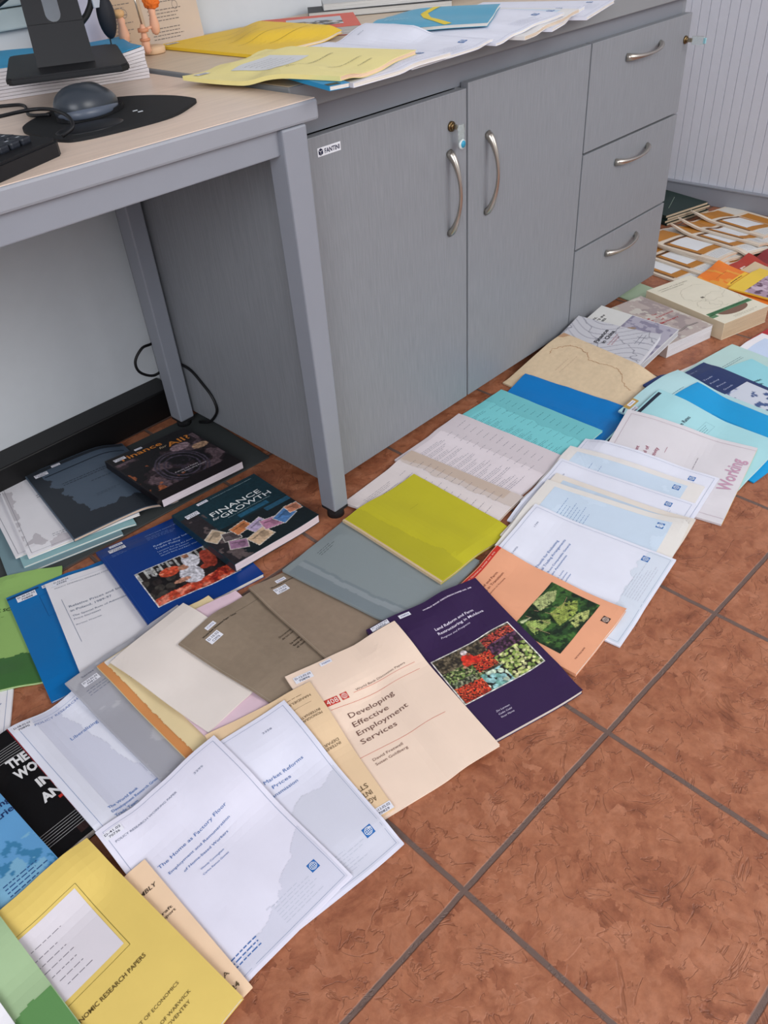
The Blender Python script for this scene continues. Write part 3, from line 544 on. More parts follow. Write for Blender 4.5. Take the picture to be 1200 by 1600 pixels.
# measured positions in metres: x, y of the lower left corner, turn, width, height, thickness
DOC = {}
for _k, _r in {
    'mat': (-1.0530, 0.2417, -0.0550, 0.6300, 0.2800, 0.003, {'rigid': 1}),
    'teal_low': (-0.9876, 0.2769, -0.2476, 0.2159, 0.2794, 0.004),
    'teal_cyan': (-0.9541, 0.2825, -0.2475, 0.2159, 0.2794, 0.004),
    'white_low': (-0.9532, 0.3145, -0.2026, 0.2159, 0.2794, 0.004),
    'white_mid': (-0.9376, 0.2916, -0.2399, 0.2159, 0.2794, 0.005),
    'slate': (-0.8585, 0.2594, -0.1407, 0.2159, 0.2794, 0.006),
    'whiteleft': (-1.4125, -0.0762, -0.5214, 0.2159, 0.2794, 0.004),
    'green': (-1.2331, 0.1091, -0.5468, 0.2159, 0.2794, 0.003),
    'bluefolder': (-1.0743, -0.0423, -0.2154, 0.2159, 0.2794, 0.003),
    'poland': (-1.0253, -0.0657, -0.2636, 0.2159, 0.2794, 0.004),
    'trade': (-0.8879, -0.0413, -0.1721, 0.2159, 0.2603, 0.008),
    'finall': (-0.6924, 0.2035, -0.0052, 0.1980, 0.2125, 0.018, {'rigid': 1, 'tilt': [-0.08, 0]}),
    'growth': (-0.7063, -0.0392, -0.0472, 0.1967, 0.2102, 0.018, {'rigid': 1, 'tilt': [-0.04, 0], 'curl': [(1, 0, 0.35, 0.004)]}),
    'black': (-1.3063, -0.2933, 0.0194, 0.1650, 0.2400, 0.012),
    'sky': (-1.3590, -0.3373, 0.0539, 0.1650, 0.2400, 0.012),
    'liberal': (-1.1424, -0.3347, 0.0111, 0.2159, 0.2794, 0.005),
    'grey': (-1.0404, -0.3174, 0.0145, 0.2159, 0.2794, 0.004),
    'manila': (-0.9978, -0.3312, -0.0131, 0.2159, 0.2794, 0.004),
    'pink': (-0.9590, -0.3505, -0.0226, 0.2159, 0.2794, 0.003),
    'cream': (-0.9511, -0.2886, 0.1126, 0.1545, 0.2257, 0.002),
    'brown1': (-0.8445, -0.3982, 0.1420, 0.2159, 0.2794, 0.003),
    'brown2': (-0.7474, -0.3707, -0.0965, 0.2159, 0.2794, 0.003),
    'greygreen': (-0.6159, -0.3771, 0.1188, 0.2159, 0.2794, 0.005),
    'boxgreen3': (1.2900, 0.1950, -0.2600, 0.2000, 0.2000, 0.008, {'rigid': 1}),
    'boxgreen2': (1.2840, 0.2000, -0.2400, 0.2000, 0.2000, 0.008, {'rigid': 1}),
    'boxgreen1': (1.2920, 0.1970, -0.2700, 0.2000, 0.2000, 0.008, {'rigid': 1}),
    'boxgreen0': (1.2860, 0.2000, -0.2500, 0.2000, 0.2000, 0.008, {'rigid': 1}),
    'bookG': (0.8800, -0.0900, -0.2000, 0.1900, 0.2850, 0.006),
    'bookF': (0.9550, -0.1000, -0.2000, 0.1900, 0.2850, 0.006),
    'bookE': (1.0300, -0.1000, -0.2000, 0.1900, 0.2850, 0.006, {'curl': [(0, 1, 0.35, 0.015)]}),
    'bookD': (1.0392, -0.0937, -0.1212, 0.1900, 0.2850, 0.006, {'curl': [(0, 1, 0.35, 0.018)]}),
    'bookC': (1.1416, -0.1372, -0.2081, 0.1900, 0.2850, 0.006, {'curl': [(0, 1, 0.35, 0.02)]}),
    'bookB': (1.2176, -0.1402, -0.1191, 0.1900, 0.2850, 0.006, {'curl': [(0, 1, 0.35, 0.02)]}),
    'bookA': (1.3061, -0.1171, -0.2444, 0.1900, 0.2850, 0.006, {'curl': [(0, 1, 0.35, 0.022)]}),
    'maroon': (1.0498, -0.3599, -0.1359, 0.1600, 0.2200, 0.004),
    'rust': (0.9435, -0.3521, -0.1487, 0.1700, 0.2400, 0.004),
    'beige': (0.9111, -0.3870, -0.1490, 0.1700, 0.2400, 0.003),
    'orangebk': (0.8514, -0.3254, -0.0742, 0.1700, 0.2400, 0.004),
    'yellowbk': (0.8891, -0.4320, -0.0770, 0.1700, 0.2400, 0.004),
    'palegreen': (0.7000, -0.0400, -0.2000, 0.1100, 0.1500, 0.003),
    'cocoabook': (0.6340, -0.3050, -0.2670, 0.1650, 0.2600, 0.045, {'rigid': 1}),
    'hungary': (0.4700, -0.2430, -0.2200, 0.1650, 0.2350, 0.036, {'rigid': 1}),
    'regional': (0.3506, -0.2380, -0.0517, 0.1600, 0.2224, 0.016, {'rigid': 1, 'tilt': [0.2, 0]}),
    'china': (0.3261, -0.2407, 0.0734, 0.1228, 0.2200, 0.013, {'rigid': 1, 'tilt': [0.16, 0], 'curl': [(1, 0, 0.4, 0.006)]}),
    'tan': (0.1007, -0.2793, -0.1135, 0.2159, 0.2794, 0.004, {'slope': 0.3}),
    'bluefold2': (-0.0240, -0.3245, 0.0535, 0.2159, 0.2794, 0.003),
    'cyantext': (-0.1324, -0.2926, -0.0473, 0.2159, 0.2794, 0.004),
    'pinktext': (-0.2620, -0.2957, 0.0094, 0.2159, 0.2794, 0.004),
    'browntext': (-0.4220, -0.3175, 0.0561, 0.2159, 0.2794, 0.005),
    'lime': (-0.4938, -0.3390, -0.0433, 0.1958, 0.2557, 0.005),
    'red': (0.6155, -0.6373, -0.1349, 0.2159, 0.2794, 0.006),
    'whiteblue': (0.4514, -0.6163, -0.1594, 0.2159, 0.2794, 0.003),
    'whitepink': (0.3111, -0.5600, -0.2390, 0.2159, 0.2794, 0.003),
    'pale': (0.3544, -0.5846, -0.1571, 0.2159, 0.2794, 0.004),
    'cyan3': (0.2576, -0.6020, -0.3522, 0.2159, 0.2794, 0.004),
    'navy': (0.2095, -0.5656, -0.1978, 0.2159, 0.2794, 0.004),
    'cyan2': (0.1254, -0.5724, -0.1135, 0.2159, 0.2794, 0.004, {'slope': 0.22}),
    'bright': (0.1129, -0.6191, -0.1377, 0.2000, 0.2700, 0.0025, {'slope': 0.22}),
    'cyan1': (0.0281, -0.6053, -0.0445, 0.2159, 0.2794, 0.005, {'slope': 0.22}),
    'working': (-0.0454, -0.6290, 0.1789, 0.2454, 0.2685, 0.004, {'slope': 0.22, 'curl': [(1, 1, 0.4, 0.004)]}),
    'w11': (-0.1469, -0.5943, 0.1193, 0.2159, 0.2794, 0.0025),
    'w10': (-0.1894, -0.5877, 0.1272, 0.2159, 0.2794, 0.0025),
    'w9': (-0.2472, -0.5986, 0.1189, 0.2159, 0.2794, 0.0025),
    'w8b': (-0.2979, -0.6184, 0.1075, 0.2159, 0.2794, 0.003, {'curl': [(1, 0, 0.3, 0.006)]}),
    'w8': (-0.3151, -0.6279, 0.1560, 0.2159, 0.2794, 0.003, {'curl': [(1, 0, 0.3, 0.008)]}),
    'w7': (-0.4188, -0.6422, 0.1066, 0.2211, 0.2730, 0.003),
    'orange': (-0.5120, -0.6221, 0.0516, 0.1579, 0.2521, 0.007, {'curl': [(1, 0, 0.3, 0.006)]}),
    'purple': (-0.7396, -0.5863, -0.2969, 0.2134, 0.2780, 0.008, {'curl': [(1, 0, 0.3, 0.005)]}),
    'develop': (-0.8823, -0.5632, -0.2590, 0.1983, 0.2749, 0.004),
    'agenz': (-1.0205, -0.5231, -0.2602, 0.1700, 0.2400, 0.003),
    'market': (-1.0983, -0.5783, -0.1465, 0.2159, 0.2794, 0.003, {'curl': [(1, 0, 0.3, 0.006)]}),
    'home': (-1.1501, -0.5861, -0.0186, 0.1929, 0.2843, 0.003),
    'assembly': (-1.3220, -0.5945, -0.0098, 0.2000, 0.2217, 0.003),
    'yellow': (-1.3462, -0.6133, 0.0663, 0.2100, 0.2970, 0.006),
    'lgreen': (-1.4862, -0.5755, 0.0367, 0.2159, 0.2794, 0.004),
    'whitebl': (-1.5300, -0.6729, 0.0363, 0.2159, 0.2794, 0.004),
    'blackbinder': (0.0830, 0.5000, -0.7200, 0.3100, 0.1000, 0.012, {'rigid': 1}),
    'magstack': (0.1150, 0.4850, -0.7000, 0.2800, 0.0900, 0.012, {'rigid': 1}),
    'magtop': (0.2700, 0.4300, -0.5000, 0.3000, 0.1400, 0.008, {'rigid': 1}),
    'p6': (0.2337, -0.0900, 0.3107, 0.2159, 0.2794, 0.005),
    'p5': (0.1071, -0.1014, 0.3107, 0.2159, 0.2794, 0.005),
    'p4': (0.0217, -0.1050, 0.1499, 0.2159, 0.2794, 0.006),
    'p3': (-0.0384, -0.0910, 0.0584, 0.2159, 0.2794, 0.004),
    'teal': (-0.0780, 0.1710, -1.0500, 0.2200, 0.1700, 0.006, {'slope': 0.25}),
    'p2': (-0.2455, -0.0920, 0.0584, 0.2159, 0.2794, 0.004),
    'p1': (-0.3755, -0.0986, 0.0040, 0.2159, 0.2794, 0.006),
    'bluespine': (-0.4300, -0.1080, -0.2500, 0.0320, 0.1500, 0.006, {'rigid': 1}),
    'redbook': (-0.1600, 0.3660, -0.7000, 0.1900, 0.1900, 0.014, {'rigid': 1}),
    'gold': (-0.2765, 0.2369, 0.0247, 0.2100, 0.2970, 0.005),
    'pale_top': (-0.4019, -0.1010, 0.2071, 0.2100, 0.2970, 0.006, {'curl': [(0, 1, 0.3, 0.003)]}),
}.items():
    DOC[_k] = dict(x=_r[0], y=_r[1], a=_r[2], w=_r[3], h=_r[4], t=_r[5], **(_r[6] if len(_r) > 6 else {}))

# ---------------------------------------------------------------- reports, books and folders
WHT, WCOOL, LIL, BLUE, INK = (232, 230, 234), (224, 226, 238), (200, 200, 216), (70, 110, 170), (45, 42, 45)
def build(key, name, label, cat, cover, pages=(226, 220, 212), group=None, decor=None, back=None, kind='paper', rough=.55, thick=None, spine=None):
    d = DOC[key]; zb, zt = drape(d, CUR['hf']); w, h, t = d['w'], d['h'], d['t']
    nu, nv = zt.shape; z0 = float(zb.min()); root = tag(empty(name, (d['x'], d['y'], z0), d['a']), label, cat, group)
    zb = zb-z0; zt = zt-z0; ct = min(.0005, t*.2)
    U, V = np.meshgrid(np.linspace(0, w, nu), np.linspace(0, h, nv), indexing='ij')
    cm = mat(cover, rough, kind)
    # cover: front sheet, spine fold and back sheet in one mesh
    cov = slab('cover', U, V, zt-ct, zt, cm, root)
    U2 = .0008+U*(1-.0022/w); V2 = .0010+V*(1-.0020/h)
    if t >= .012: # pages of a thick book bulge a little and show their edges
        k = 5
        for i in range(1): slab('page_block', U2, V2, zb+ct, zt-ct-.00005, mat(pages, .75, 'pages'), root)
    else: slab('page_block', U2, V2, zb+ct, zt-ct-.00005, mat(pages, .75, 'pages'), root)
    bc = slab('back_cover', U, V, zb, zb+ct*.9, mat(back or cover, rough, kind), root)
    sm = mat(spine or cover, rough, kind); Us, Vs = np.meshgrid([-.0004, .0007], np.linspace(0, h, nv), indexing='ij'); zl = np.stack([zb[0]]*2); zu = np.stack([zt[0]]*2)
    slab('spine', Us, Vs, zl, zu-.00002, sm, root)
    p = Page(root, zt, w, h)
    if decor: decor(p, w, h)
    p.flush(); CUR['hf'] = CUR['hf']; return root

# --- cover designs
def wp(num, title, sub=(), auth=(), foot=None, tx=.03, tv=.096, tw=.11, st_=None, lab=None, band=None, logo=True):
    """white working paper: thin border, small-cap series line, blue title, globe emblem"""
    def f(p, w, h):
        if band: p.rect(.017, .02, w-.012, h-.012, band, 'tinted_panel', 0)
        if st_: p.picture(.004, .004, w-.004, h-.004, st_, 'water_stain', .002, 0)
        p.frame(.007, .007, w-.007, h-.007, .0004, (110, 130, 165))
        p.text('POLICY RESEARCH WORKING PAPER', .012, .030, .095, .0032, (120, 128, 150), 'series_title')
        if num: p.text(num, w-.056, .030, .016, .0032, (120, 128, 150), 'series_number')
        for i, s in enumerate(title): p.text(s[0], s[1], s[2], s[3], s[4], BLUE, 'title_text')
        for i, s in enumerate(sub): p.text(s[0], s[1], s[2], s[3], s[4], BLUE, 'subtitle_text')
        for i, s in enumerate(auth): p.text(s[0], s[1], s[2], s[3], s[4], BLUE, 'author_names')
        if foot: p.words(.012, h-.034, .07, h-.018, 3, BLUE, 5, 'department_lines')
        p.words(.10, h-.045, w-.03, h-.014, 7, (190, 194, 208), 8, 'back_print', hh=.2)
        if logo: p.globe(w-.026, h-.044, .0125)
        if lab: p.label(.004, .010, .026, .011, lab)
    return f
def paras(n, seed, col=(95, 95, 110), u0=.02, v0=.03):
    def f(p, w, h):
        for k in range(n): p.words(u0, v0+k*(h-v0-.02)/n, w-.02, v0+(k+.75)*(h-v0-.02)/n, 3, col, seed+k, 'printed_paragraphs')
    return f
def listing(cols, seed, col=(70, 80, 100), st_=None):
    def f(p, w, h):
        if st_: p.picture(.002, .002, w-.002, h-.002, st_, 'water_stain', .0025, 0)
        r = random.Random(seed)
        for k in range(13):
            v = .028+k*(h-.05)/13; p.words(w*.80, v, w*.93, v+.006, 1, col, seed+k, 'report_numbers', hh=.13); p.words(w*.62, v+.004, w*.74, v+.009, 1, col, seed+k+50, 'report_numbers', hh=.13); p.words(w*.12, v, w*.56, v+.013, 3, col, seed+k+90, 'report_titles', hh=.16)
    return f
def dec_home(p, w, h):
    p.picture(.004, .004, w-.004, h-.004, stain((214, 214, 229), lambda s, t: ((t > .76+.25*(1-s)+.10*(fbm(s*9, t*9, 3)-.5)-.02*np.floor(fbm(s*40, t*3, 8)*4)) & (s > .05)) | ((s > .72) & (t > .66+.1*(fbm(s*9, t*12, 5)-.5)+(1-s)*.4))), 'water_stain', .002, 0)
    wp('3295', [('The Home as Factory Floor', .032, .096, .110, .0052)], [('Employment and Remuneration', .037, .1115, .098, .004), ('of Home-based Workers', .052, .124, .070, .004)], [('Wendy Cunningham', .068, .1385, .036, .0028), ('Carlos Ramos Gomez', .066, .1465, .040, .0028)], True, logo=True, lab=('D-41.02', '70736'))(p, w, h)
def dec_market(p, w, h):
    wp('3358', [('Market Reforms', .122, .094, .064, .0052), ('Prices', .128, .105, .030, .0052), ('Transmission', .112, .116, .050, .0052)], foot=True, st_=stain((214, 215, 228), lambda s, t: (t > .60+.12*(fbm(s*7, t*7, 2)-.5)-.12*s) & (s > .42+.05*fbm(s*3, t*14, 4))), logo=False)(p, w, h); p.globe(w-.025, h-.042, .0135)
def dec_develop(p, w, h):
    p.line(.075, .079, .182, .084, .0006, (206, 104, 84), 'red_rule'); p.line(.030, .091, .182, .098, .0006, (206, 104, 84), 'red_rule'); p.line(.015, .178, .168, .186, .0006, (206, 104, 84), 'red_rule')
    p.text('World Bank Discussion Papers', .080, .0785, .088, .0036, (120, 95, 85), 'series_title')
    p.rect(.028, .072, .050, .084, (196, 62, 52), 'number_panel', 1); p.text('408', .0295, .0825, .0190, .009, (240, 225, 215), 'series_number', lev=5); p.globe(.060, .0775, .0115, (196, 62, 52), (240, 215, 205))
    for k, s in enumerate(('Developing', 'Effective', 'Employment', 'Services')): p.text(s, .047-.002*k, .1145+k*.0155, (.078, .061, .087, .060)[k], .0088, (110, 78, 68), 'title_text')
    p.text('David Fretwell', .040, .1935, .050, .0046, (130, 100, 88), 'author_names'); p.text('Susan Goldberg', .040, .2020, .053, .0046, (130, 100, 88), 'author_names')
    p.label(.008, .010, .030, .013, ('D-12.02.03', '70896')); p.label(.056, .0045, .020, .0075, ('70896',))
def veg(s, t):
    x, y = s*21., t*13.8; d, i = cells(x*1.8, y*1.8, 4); o = full(s, (70, 62, 48)); n = fbm(x*2, y*2, 6)
    o = lay(o, n > .55, (112, 100, 80)); o = lay(o, n < .38, (42, 38, 34))
    def zone(m, cols, sc, seed, gap=.42):
        nonlocal o
        d, i = cells(x*sc, y*sc, seed)
        for k, c in enumerate(cols): o = lay(o, m & (i >= k/len(cols)) & (i < (k+1)/len(cols)+.01), c)
        o = lay(o, m & (d > gap), (36, 30, 28))
    zone((t > .33) & (s < .42), [(98, 122, 62), (140, 156, 96), (66, 86, 46), (176, 172, 130)], 2.0, 3, .5)
    zone((t > .55) & (s < .3), [(108, 120, 90), (60, 72, 54), (150, 150, 120)], 1.8, 8, .5)
    zone((t > .66+.1*s) & (s > .02) & (s < .34), [(206, 66, 40), (224, 98, 62), (176, 46, 34)], 2.6, 7, .5)
    zone((t > .28) & (t < .60) & (s > .36) & (s < .62), [(214, 70, 42), (230, 104, 66), (188, 48, 36)], 2.4, 9, .5)
    zone((t > .05) & (t < .36) & (s > .60), [(188, 66, 54), (150, 60, 60), (206, 96, 70)], 2.2, 10, .5)
    zone((t > .22) & (t < .52) & (s > .62), [(72, 44, 70), (52, 34, 54), (104, 66, 92)], 1.6, 12, .5)
    zone((t > .46) & (s > .60), [(150, 170, 88), (186, 196, 120), (110, 134, 66), (206, 206, 150)], 1.3, 13, .52)
    zone((t > .64) & (s > .34) & (s < .62), [(150, 196, 196), (110, 160, 150), (196, 214, 190)], .8, 15, .56)
    for a, b, r, c in ((.36, .26, .105, (206, 52, 36)), (.32, .33, .07, (214, 64, 44)), (.43, .34, .075, (198, 46, 34)), (.37, .12, .055, (222, 206, 206)), (.40, .18, .032, (150, 96, 72)), (.27, .38, .03, (206, 150, 120))):
        o = lay(o, np.hypot((s-a)*1.5, t-b) < r, c)
    e = (s < .012) | (s > .988) | (t < .018) | (t > .982); return lay(o, e, (225, 222, 215))
def dec_purple(p, w, h):
    p.text('WORLD BANK DISCUSSION PAPER NO. 398', .098, .0170, .096, .0026, (226, 214, 232), 'series_title', .03)
    p.text('Land Reform and Farm', .094, .0610, .074, .0050, (232, 224, 240), 'title_text', .008); p.text('Restructuring in Moldova', .094, .0700, .088, .0050, (232, 224, 240), 'title_text', .008)
    p.text('Progress and Prospects', .094, .0785, .056, .0034, (220, 210, 232), 'subtitle_text', shear=.25)
    p.picture(.054, .109, .201, .206, veg, res=.0012, grain=.45)
    for k, s in enumerate(('Zvi Lerman', 'Csaba Csaki', 'Victor Moroz')): p.text(s, .085, .2405+k*.006, .024, .0030, (222, 214, 232), 'author_names', shear=.25)
    p.label(.056, .006, .021, .008, ('70896',)); p.label(.006, .002, .032, .009)
def leaves(s, t):
    o = full(s, (38, 66, 34)); n = fbm(s*6, t*6, 3); o = lay(o, n > .52, (60, 96, 44)); o = lay(o, n < .40, (24, 40, 26))
    u = s*.8+t*.6; vv_ = -s*.5+t*.8
    for a, b, c_, d, col in ((.05, .40, .30, .62, (150, 170, 92)), (.35, .80, .05, .30, (168, 178, 118)), (.45, .95, .45, .78, (150, 166, 78)), (.62, 1.0, .80, 1.0, (176, 184, 110)), (.0, .25, .10, .28, (186, 196, 150)), (.12, .30, .70, .9, (128, 152, 70))):
        m = (s+.35*(t-.5) > a) & (s+.35*(t-.5) < b-.3*np.abs(t-(c_+d)/2)/(d-c_)) & (t-.25*s > c_-.2) & (t-.25*s < d-.2); o = lay(o, m, col)
        o = lay(o, m & (np.sin((t-.4*s)*160) > .75), tuple(x*.78 for x in col))
    return lay(o, fbm(s*16, t*16, 9) < .33, (30, 52, 28))
def dec_orange(p, w, h):
    p.line(0, .006, w, .006, .009, (196, 48, 36), 'red_band'); p.text('WORLD BANK TECHNICAL PAPER NO. 470', .030, .0075, w-.045, .0026, (240, 200, 180), 'series_title', .01)
    p.text('Land and Farm', .058, .036, .052, .0050, (120, 62, 44), 'title_text'); p.text('Structures in Transition', .030, .045, .085, .0050, (120, 62, 44), 'title_text')
    p.text('A Perspective on Romania', .045, .0535, .062, .0032, (130, 74, 52), 'subtitle_text')
    p.picture(.020, .122, .144, .213, leaves, res=.0013, grain=.45)
    p.globe(.122, .235, .0125, (70, 50, 45), (225, 200, 185)); p.text('THE WORLD BANK', .024, .238, .030, .0026, (110, 60, 45), 'publisher_name')
    for k in range(5): p.line(.02+.02*k, .03+.034*k, .05+.02*k, .20-.01*k, .00035, (232, 178, 148), 'scratch_lines')
    p.globe(.012, .242, .0001) if False else None
def dec_w7(p, w, h):
    wp('1749', [('Rules of Thumb for Evaluating', .050, .082, .110, .0050), ('Preferential Trading Arrangements', .050, .092, .118, .0050)], [('Evidence from Computable General', .055, .104, .108, .0040), ('Equilibrium Assessments', .055, .112, .080, .0040)], [('Jeffrey D. Lewis', .060, .124, .040, .0028), ('Sherman Robinson', .060, .131, .040, .0028), ('Karen Thierfelder', .060, .138, .040, .0028)], st_=stain((216, 224, 236), lambda s, t: t > .88-.10*fbm(s*14, t*2, 4)))(p, w, h)
def band_paper(seed, col=(198, 214, 230), tall=True):
    def f(p, w, h):
        p.rect(.016, .022, w-.014, h-.028, col, 'blue_panel', 0); p.picture(.016, .022, w-.014, h-.028, stain(tuple(min(255, x+12) for x in col), lambda s, t: fbm(s*3, t*5, seed) > .56), 'faded_patch', .003, 1)
        p.words(w*.40, .055, w*.86, .115, 9, (120, 150, 190), seed, 'abstract_lines', hh=.16); p.globe(w-.028, h-.045, .0135)
    return f
def cyan_report(seed, txt=None, tu=.13, tv=.10, col=(60, 90, 110)):
    def f(p, w, h):
        p.words(w*.45, .05, w*.85, .062, 2, col, seed, 'series_lines', hh=.2)
        if txt: p.text(txt, tu, tv, .045, .0080, (60, 72, 82), 'title_text', .01)
        p.words(w*.4, .135, w*.8, .165, 4, col, seed+1, 'author_lines', hh=.18)
    return f
def dec_working(p, w, h):
    p.frame(.016, .012, w-.012, h+.02, .0005, (170, 130, 150))
    p.text('Recruitment', w*.40, .062, .050, .0078, (150, 60, 90), 'title_text', .01); p.text('Level of', w*.47, .080, .040, .0078, (150, 60, 90), 'title_text', .01); p.text('Activity', w*.50, .098, .036, .0078, (150, 60, 90), 'title_text', .01)
    p.line(w*.62, .112, w*.69, .112, .0008, (150, 60, 90)); p.words(w*.5, .17, w*.8, .18, 1, (140, 130, 140), 4, hh=.1)
    p.text('Working', .095, h-.012, .100, .026, (192, 150, 172), 'series_title', .02)
def vault(s, t):
    n = fbm(s*5, t*6, 3); o = full(s, (20, 17, 20)); o = lay(o, (n > .50) & (t > .15), (48, 36, 40)); o = lay(o, (n > .58) & (t > .15), (96, 78, 84)); o = lay(o, (fbm(s*8, t*8, 6) > .63) & (t > .35) & (s < .5), (150, 84, 50))
    for r in (.30, .26, .20): o = lay(o, np.abs(np.hypot((s-.52)*1.1, t-.62)-r) < .010, (74, 66, 80))
    o = lay(o, (np.hypot((s-.52)*1.1, t-.62) < .17) & (fbm(s*10, t*10, 8) > .5), (58, 50, 62)); o = lay(o, (np.hypot(s-.9, (t-.42)*1.8) < .10), (188, 150, 120)); o = lay(o, (np.hypot(s-.72, (t-.30)*1.8) < .12), (150, 126, 132))
    o = lay(o, (t > .86), (24, 16, 18)); return o
def dec_finall(p, w, h):
    p.picture(.003, .003, w-.002, h-.002, vault, res=.0016, lev=0, grain=.45)
    p.text('Finance', .024, .030, .098, .0165, (214, 132, 50), 'title_text', .012); p.text('for', .106, .044, .020, .0090, (200, 180, 150), 'title_joiner', 0, shear=.3); p.text('All?', .126, .050, .056, .0185, (214, 132, 50), 'title_text', .012)
    p.text('Policies and Pitfalls', .075, .150, .055, .0045, (206, 200, 205), 'subtitle_text'); p.text('in Expanding Access', .085, .158, .060, .0045, (206, 200, 205), 'subtitle_text')
    p.label(.012, .012, .026, .011); p.label(.066, .005, .018, .007, ('71018',))
NOTES = [(.10, .56, .17, .13, -.5, (202, 178, 150)), (.22, .66, .16, .12, .3, (96, 86, 88)), (.36, .62, .19, .12, -.15, (206, 128, 80)), (.50, .70, .20, .13, -.25, (186, 168, 200)), (.20, .80, .17, .12, .5, (160, 120, 150)), (.42, .85, .22, .15, -.2, (214, 182, 150)), (.62, .76, .19, .14, .2, (188, 130, 160)), (.78, .76, .20, .14, -.3, (84, 130, 186)), (.92, .72, .14, .11, .1, (212, 140, 110))]
def money(s, t):
    o = full(s, (22, 52, 62)); o = lay(o, (t > .52), (24, 34, 38)); o = lay(o, (s < .18) & (t > .14), (44, 40, 44)); n = fbm(s*9, t*9, 4)
    o = lay(o, (s < .22) & (t > .2) & (n > .52), (96, 84, 84)); o = lay(o, (np.abs(t-.47) < .025) & (s > .45) & (s < .8), (38, 92, 120)); o = lay(o, (np.abs(t-.56) < .03) & (s > .7), (42, 90, 116))
    for a, b, ww, hh, an, c in NOTES:
        x = (s-a)*math.cos(an)+(t-b)*math.sin(an); y = -(s-a)*math.sin(an)+(t-b)*math.cos(an)
        o = lay(o, (np.abs(x) < ww/2+.006) & (np.abs(y) < hh/2+.006), (226, 220, 210)); o = lay(o, (np.abs(x) < ww/2) & (np.abs(y) < hh/2), c); o = lay(o, (np.hypot(x-ww*.18, y) < hh*.32), tuple(q*.8 for q in c)); o = lay(o, (np.abs(x) < ww/2.6) & (np.abs(y+hh*.2) < .008), tuple(q*.7 for q in c))
    return o
def dec_growth(p, w, h):
    p.picture(.001, .001, w-.001, h-.001, money, res=.0014, lev=0, grain=.2)
    p.text('A WORLD BANK POLICY RESEARCH REPORT', .082, .012, .10, .0026, (150, 178, 186), 'series_title')
    p.text('FINANCE', .050, .064, .118, .0135, (228, 232, 232), 'title_text', .006); p.text('for', .046, .076, .016, .008, (228, 232, 232), 'title_joiner', shear=.3); p.text('GROWTH', .062, .082, .118, .0135, (228, 232, 232), 'title_text', .006)
    p.text('POLICY CHOICES IN A VOLATILE WORLD', .072, .089, .10, .0026, (150, 178, 186), 'subtitle_text')
    p.label(.014, .024, .028, .012, ('D-33.02', '25781')); p.label(.052, .006, .024, .0075, ('25781',))
def meat(s, t):
    o = full(s, (40, 34, 34)); d, i = cells(s*9, t*6, 3); o = lay(o, (s < .36) & (i > .5), (60, 56, 52)); o = lay(o, (s < .36) & (d > .5), (24, 22, 24)); o = lay(o, (t < .28) & (fbm(s*12, t*9, 4) > .56), (150, 150, 150)); o = lay(o, (t < .25) & (np.sin(s*70) > .6), (176, 176, 172))
    n = fbm(s*10, t*7, 6); o = lay(o, (t > .78-.1*s+.05*n), (196, 74, 50)); o = lay(o, (t > .78-.1*s+.05*n) & (n > .52), (222, 128, 104)); o = lay(o, (t > .78-.1*s) & (n < .36), (140, 40, 32)); o = lay(o, (np.hypot(s-.34, t-.30) < .12), (204, 80, 52)); o = lay(o, (np.hypot(s-.34, t-.30) < .12) & (n > .52), (226, 140, 110))
    for a, b, ra, rb, c in ((.53, .56, .13, .24, (206, 204, 212)), (.50, .33, .065, .07, (170, 120, 96)), (.62, .22, .10, .18, (212, 210, 218)), (.60, .07, .04, .06, (160, 112, 88)), (.40, .62, .10, .05, (190, 136, 112)), (.80, .35, .08, .25, (170, 70, 54)), (.90, .2, .06, .2, (196, 96, 70)), (.75, .5, .10, .07, (150, 60, 44))): o = lay(o, ((s-a)/ra)**2+((t-b)/rb)**2 < 1, c)
    e = (s < .010) | (s > .990) | (t < .016) | (t > .984); return lay(o, e, (205, 205, 210))
def dec_trade(p, w, h):
    p.picture(.030, .117, .190, .225, meat, res=.0014, grain=.45)
    p.text('Regional and International', .090, .066, .110, .0052, (170, 190, 225), 'title_text'); p.text('Trade Policy', .090, .075, .050, .0052, (170, 190, 225), 'title_text')
    for k, s in enumerate(('Lessons for the EU Accession', 'in the Rural Sector', 'World Bank and FAO Workshop')): p.text(s, .090, .085+k*.0075, (.086, .060, .09)[k], .0036, (160, 182, 220), 'subtitle_text')
    p.text('WORLD BANK TECHNICAL PAPER NO. 434', .090, .022, .10, .0026, (140, 165, 210), 'series_title'); p.words(.090, .026, .15, .040, 3, (130, 155, 205), 3, 'series_lines', hh=.16)
    p.label(.018, .018, .032, .013, ('D-33.01.02', '71082')); p.label(.024, .004, .026, .0085, ('71082',)); p.words(.018, .036, .05, .046, 3, (120, 150, 200), 6, hh=.16); p.line(.0045, 0, .0045, h, .0007, (40, 80, 150), 'spine_crease')
def dec_poland(p, w, h):
    p.label(.012, .004, .030, .012, ('D-33.03.04', '69586')); p.text('POLICY RESEARCH WORKING PAPER', .012, .024, .10, .0032, (140, 145, 158), 'series_title'); p.line(.008, .016, w-.01, .010, .0004, (140, 150, 170))
    p.text('Relative Prices and Inflation', .022, .084, .115, .0060, (108, 118, 138), 'title_text'); p.text('in Poland, 1989-97', .022, .096, .072, .0060, (108, 118, 138), 'title_text')
    p.text('The Special Role of Administered', .022, .110, .105, .0044, (118, 126, 145), 'subtitle_text'); p.text('Price Increases', .022, .119, .046, .0044, (118, 126, 145), 'subtitle_text'); p.text('Bartosz Wozniak', .022, .133, .044, .0030, (118, 126, 145), 'author_names'); p.line(.016, .055, .020, .175, .0006, (110, 120, 150))
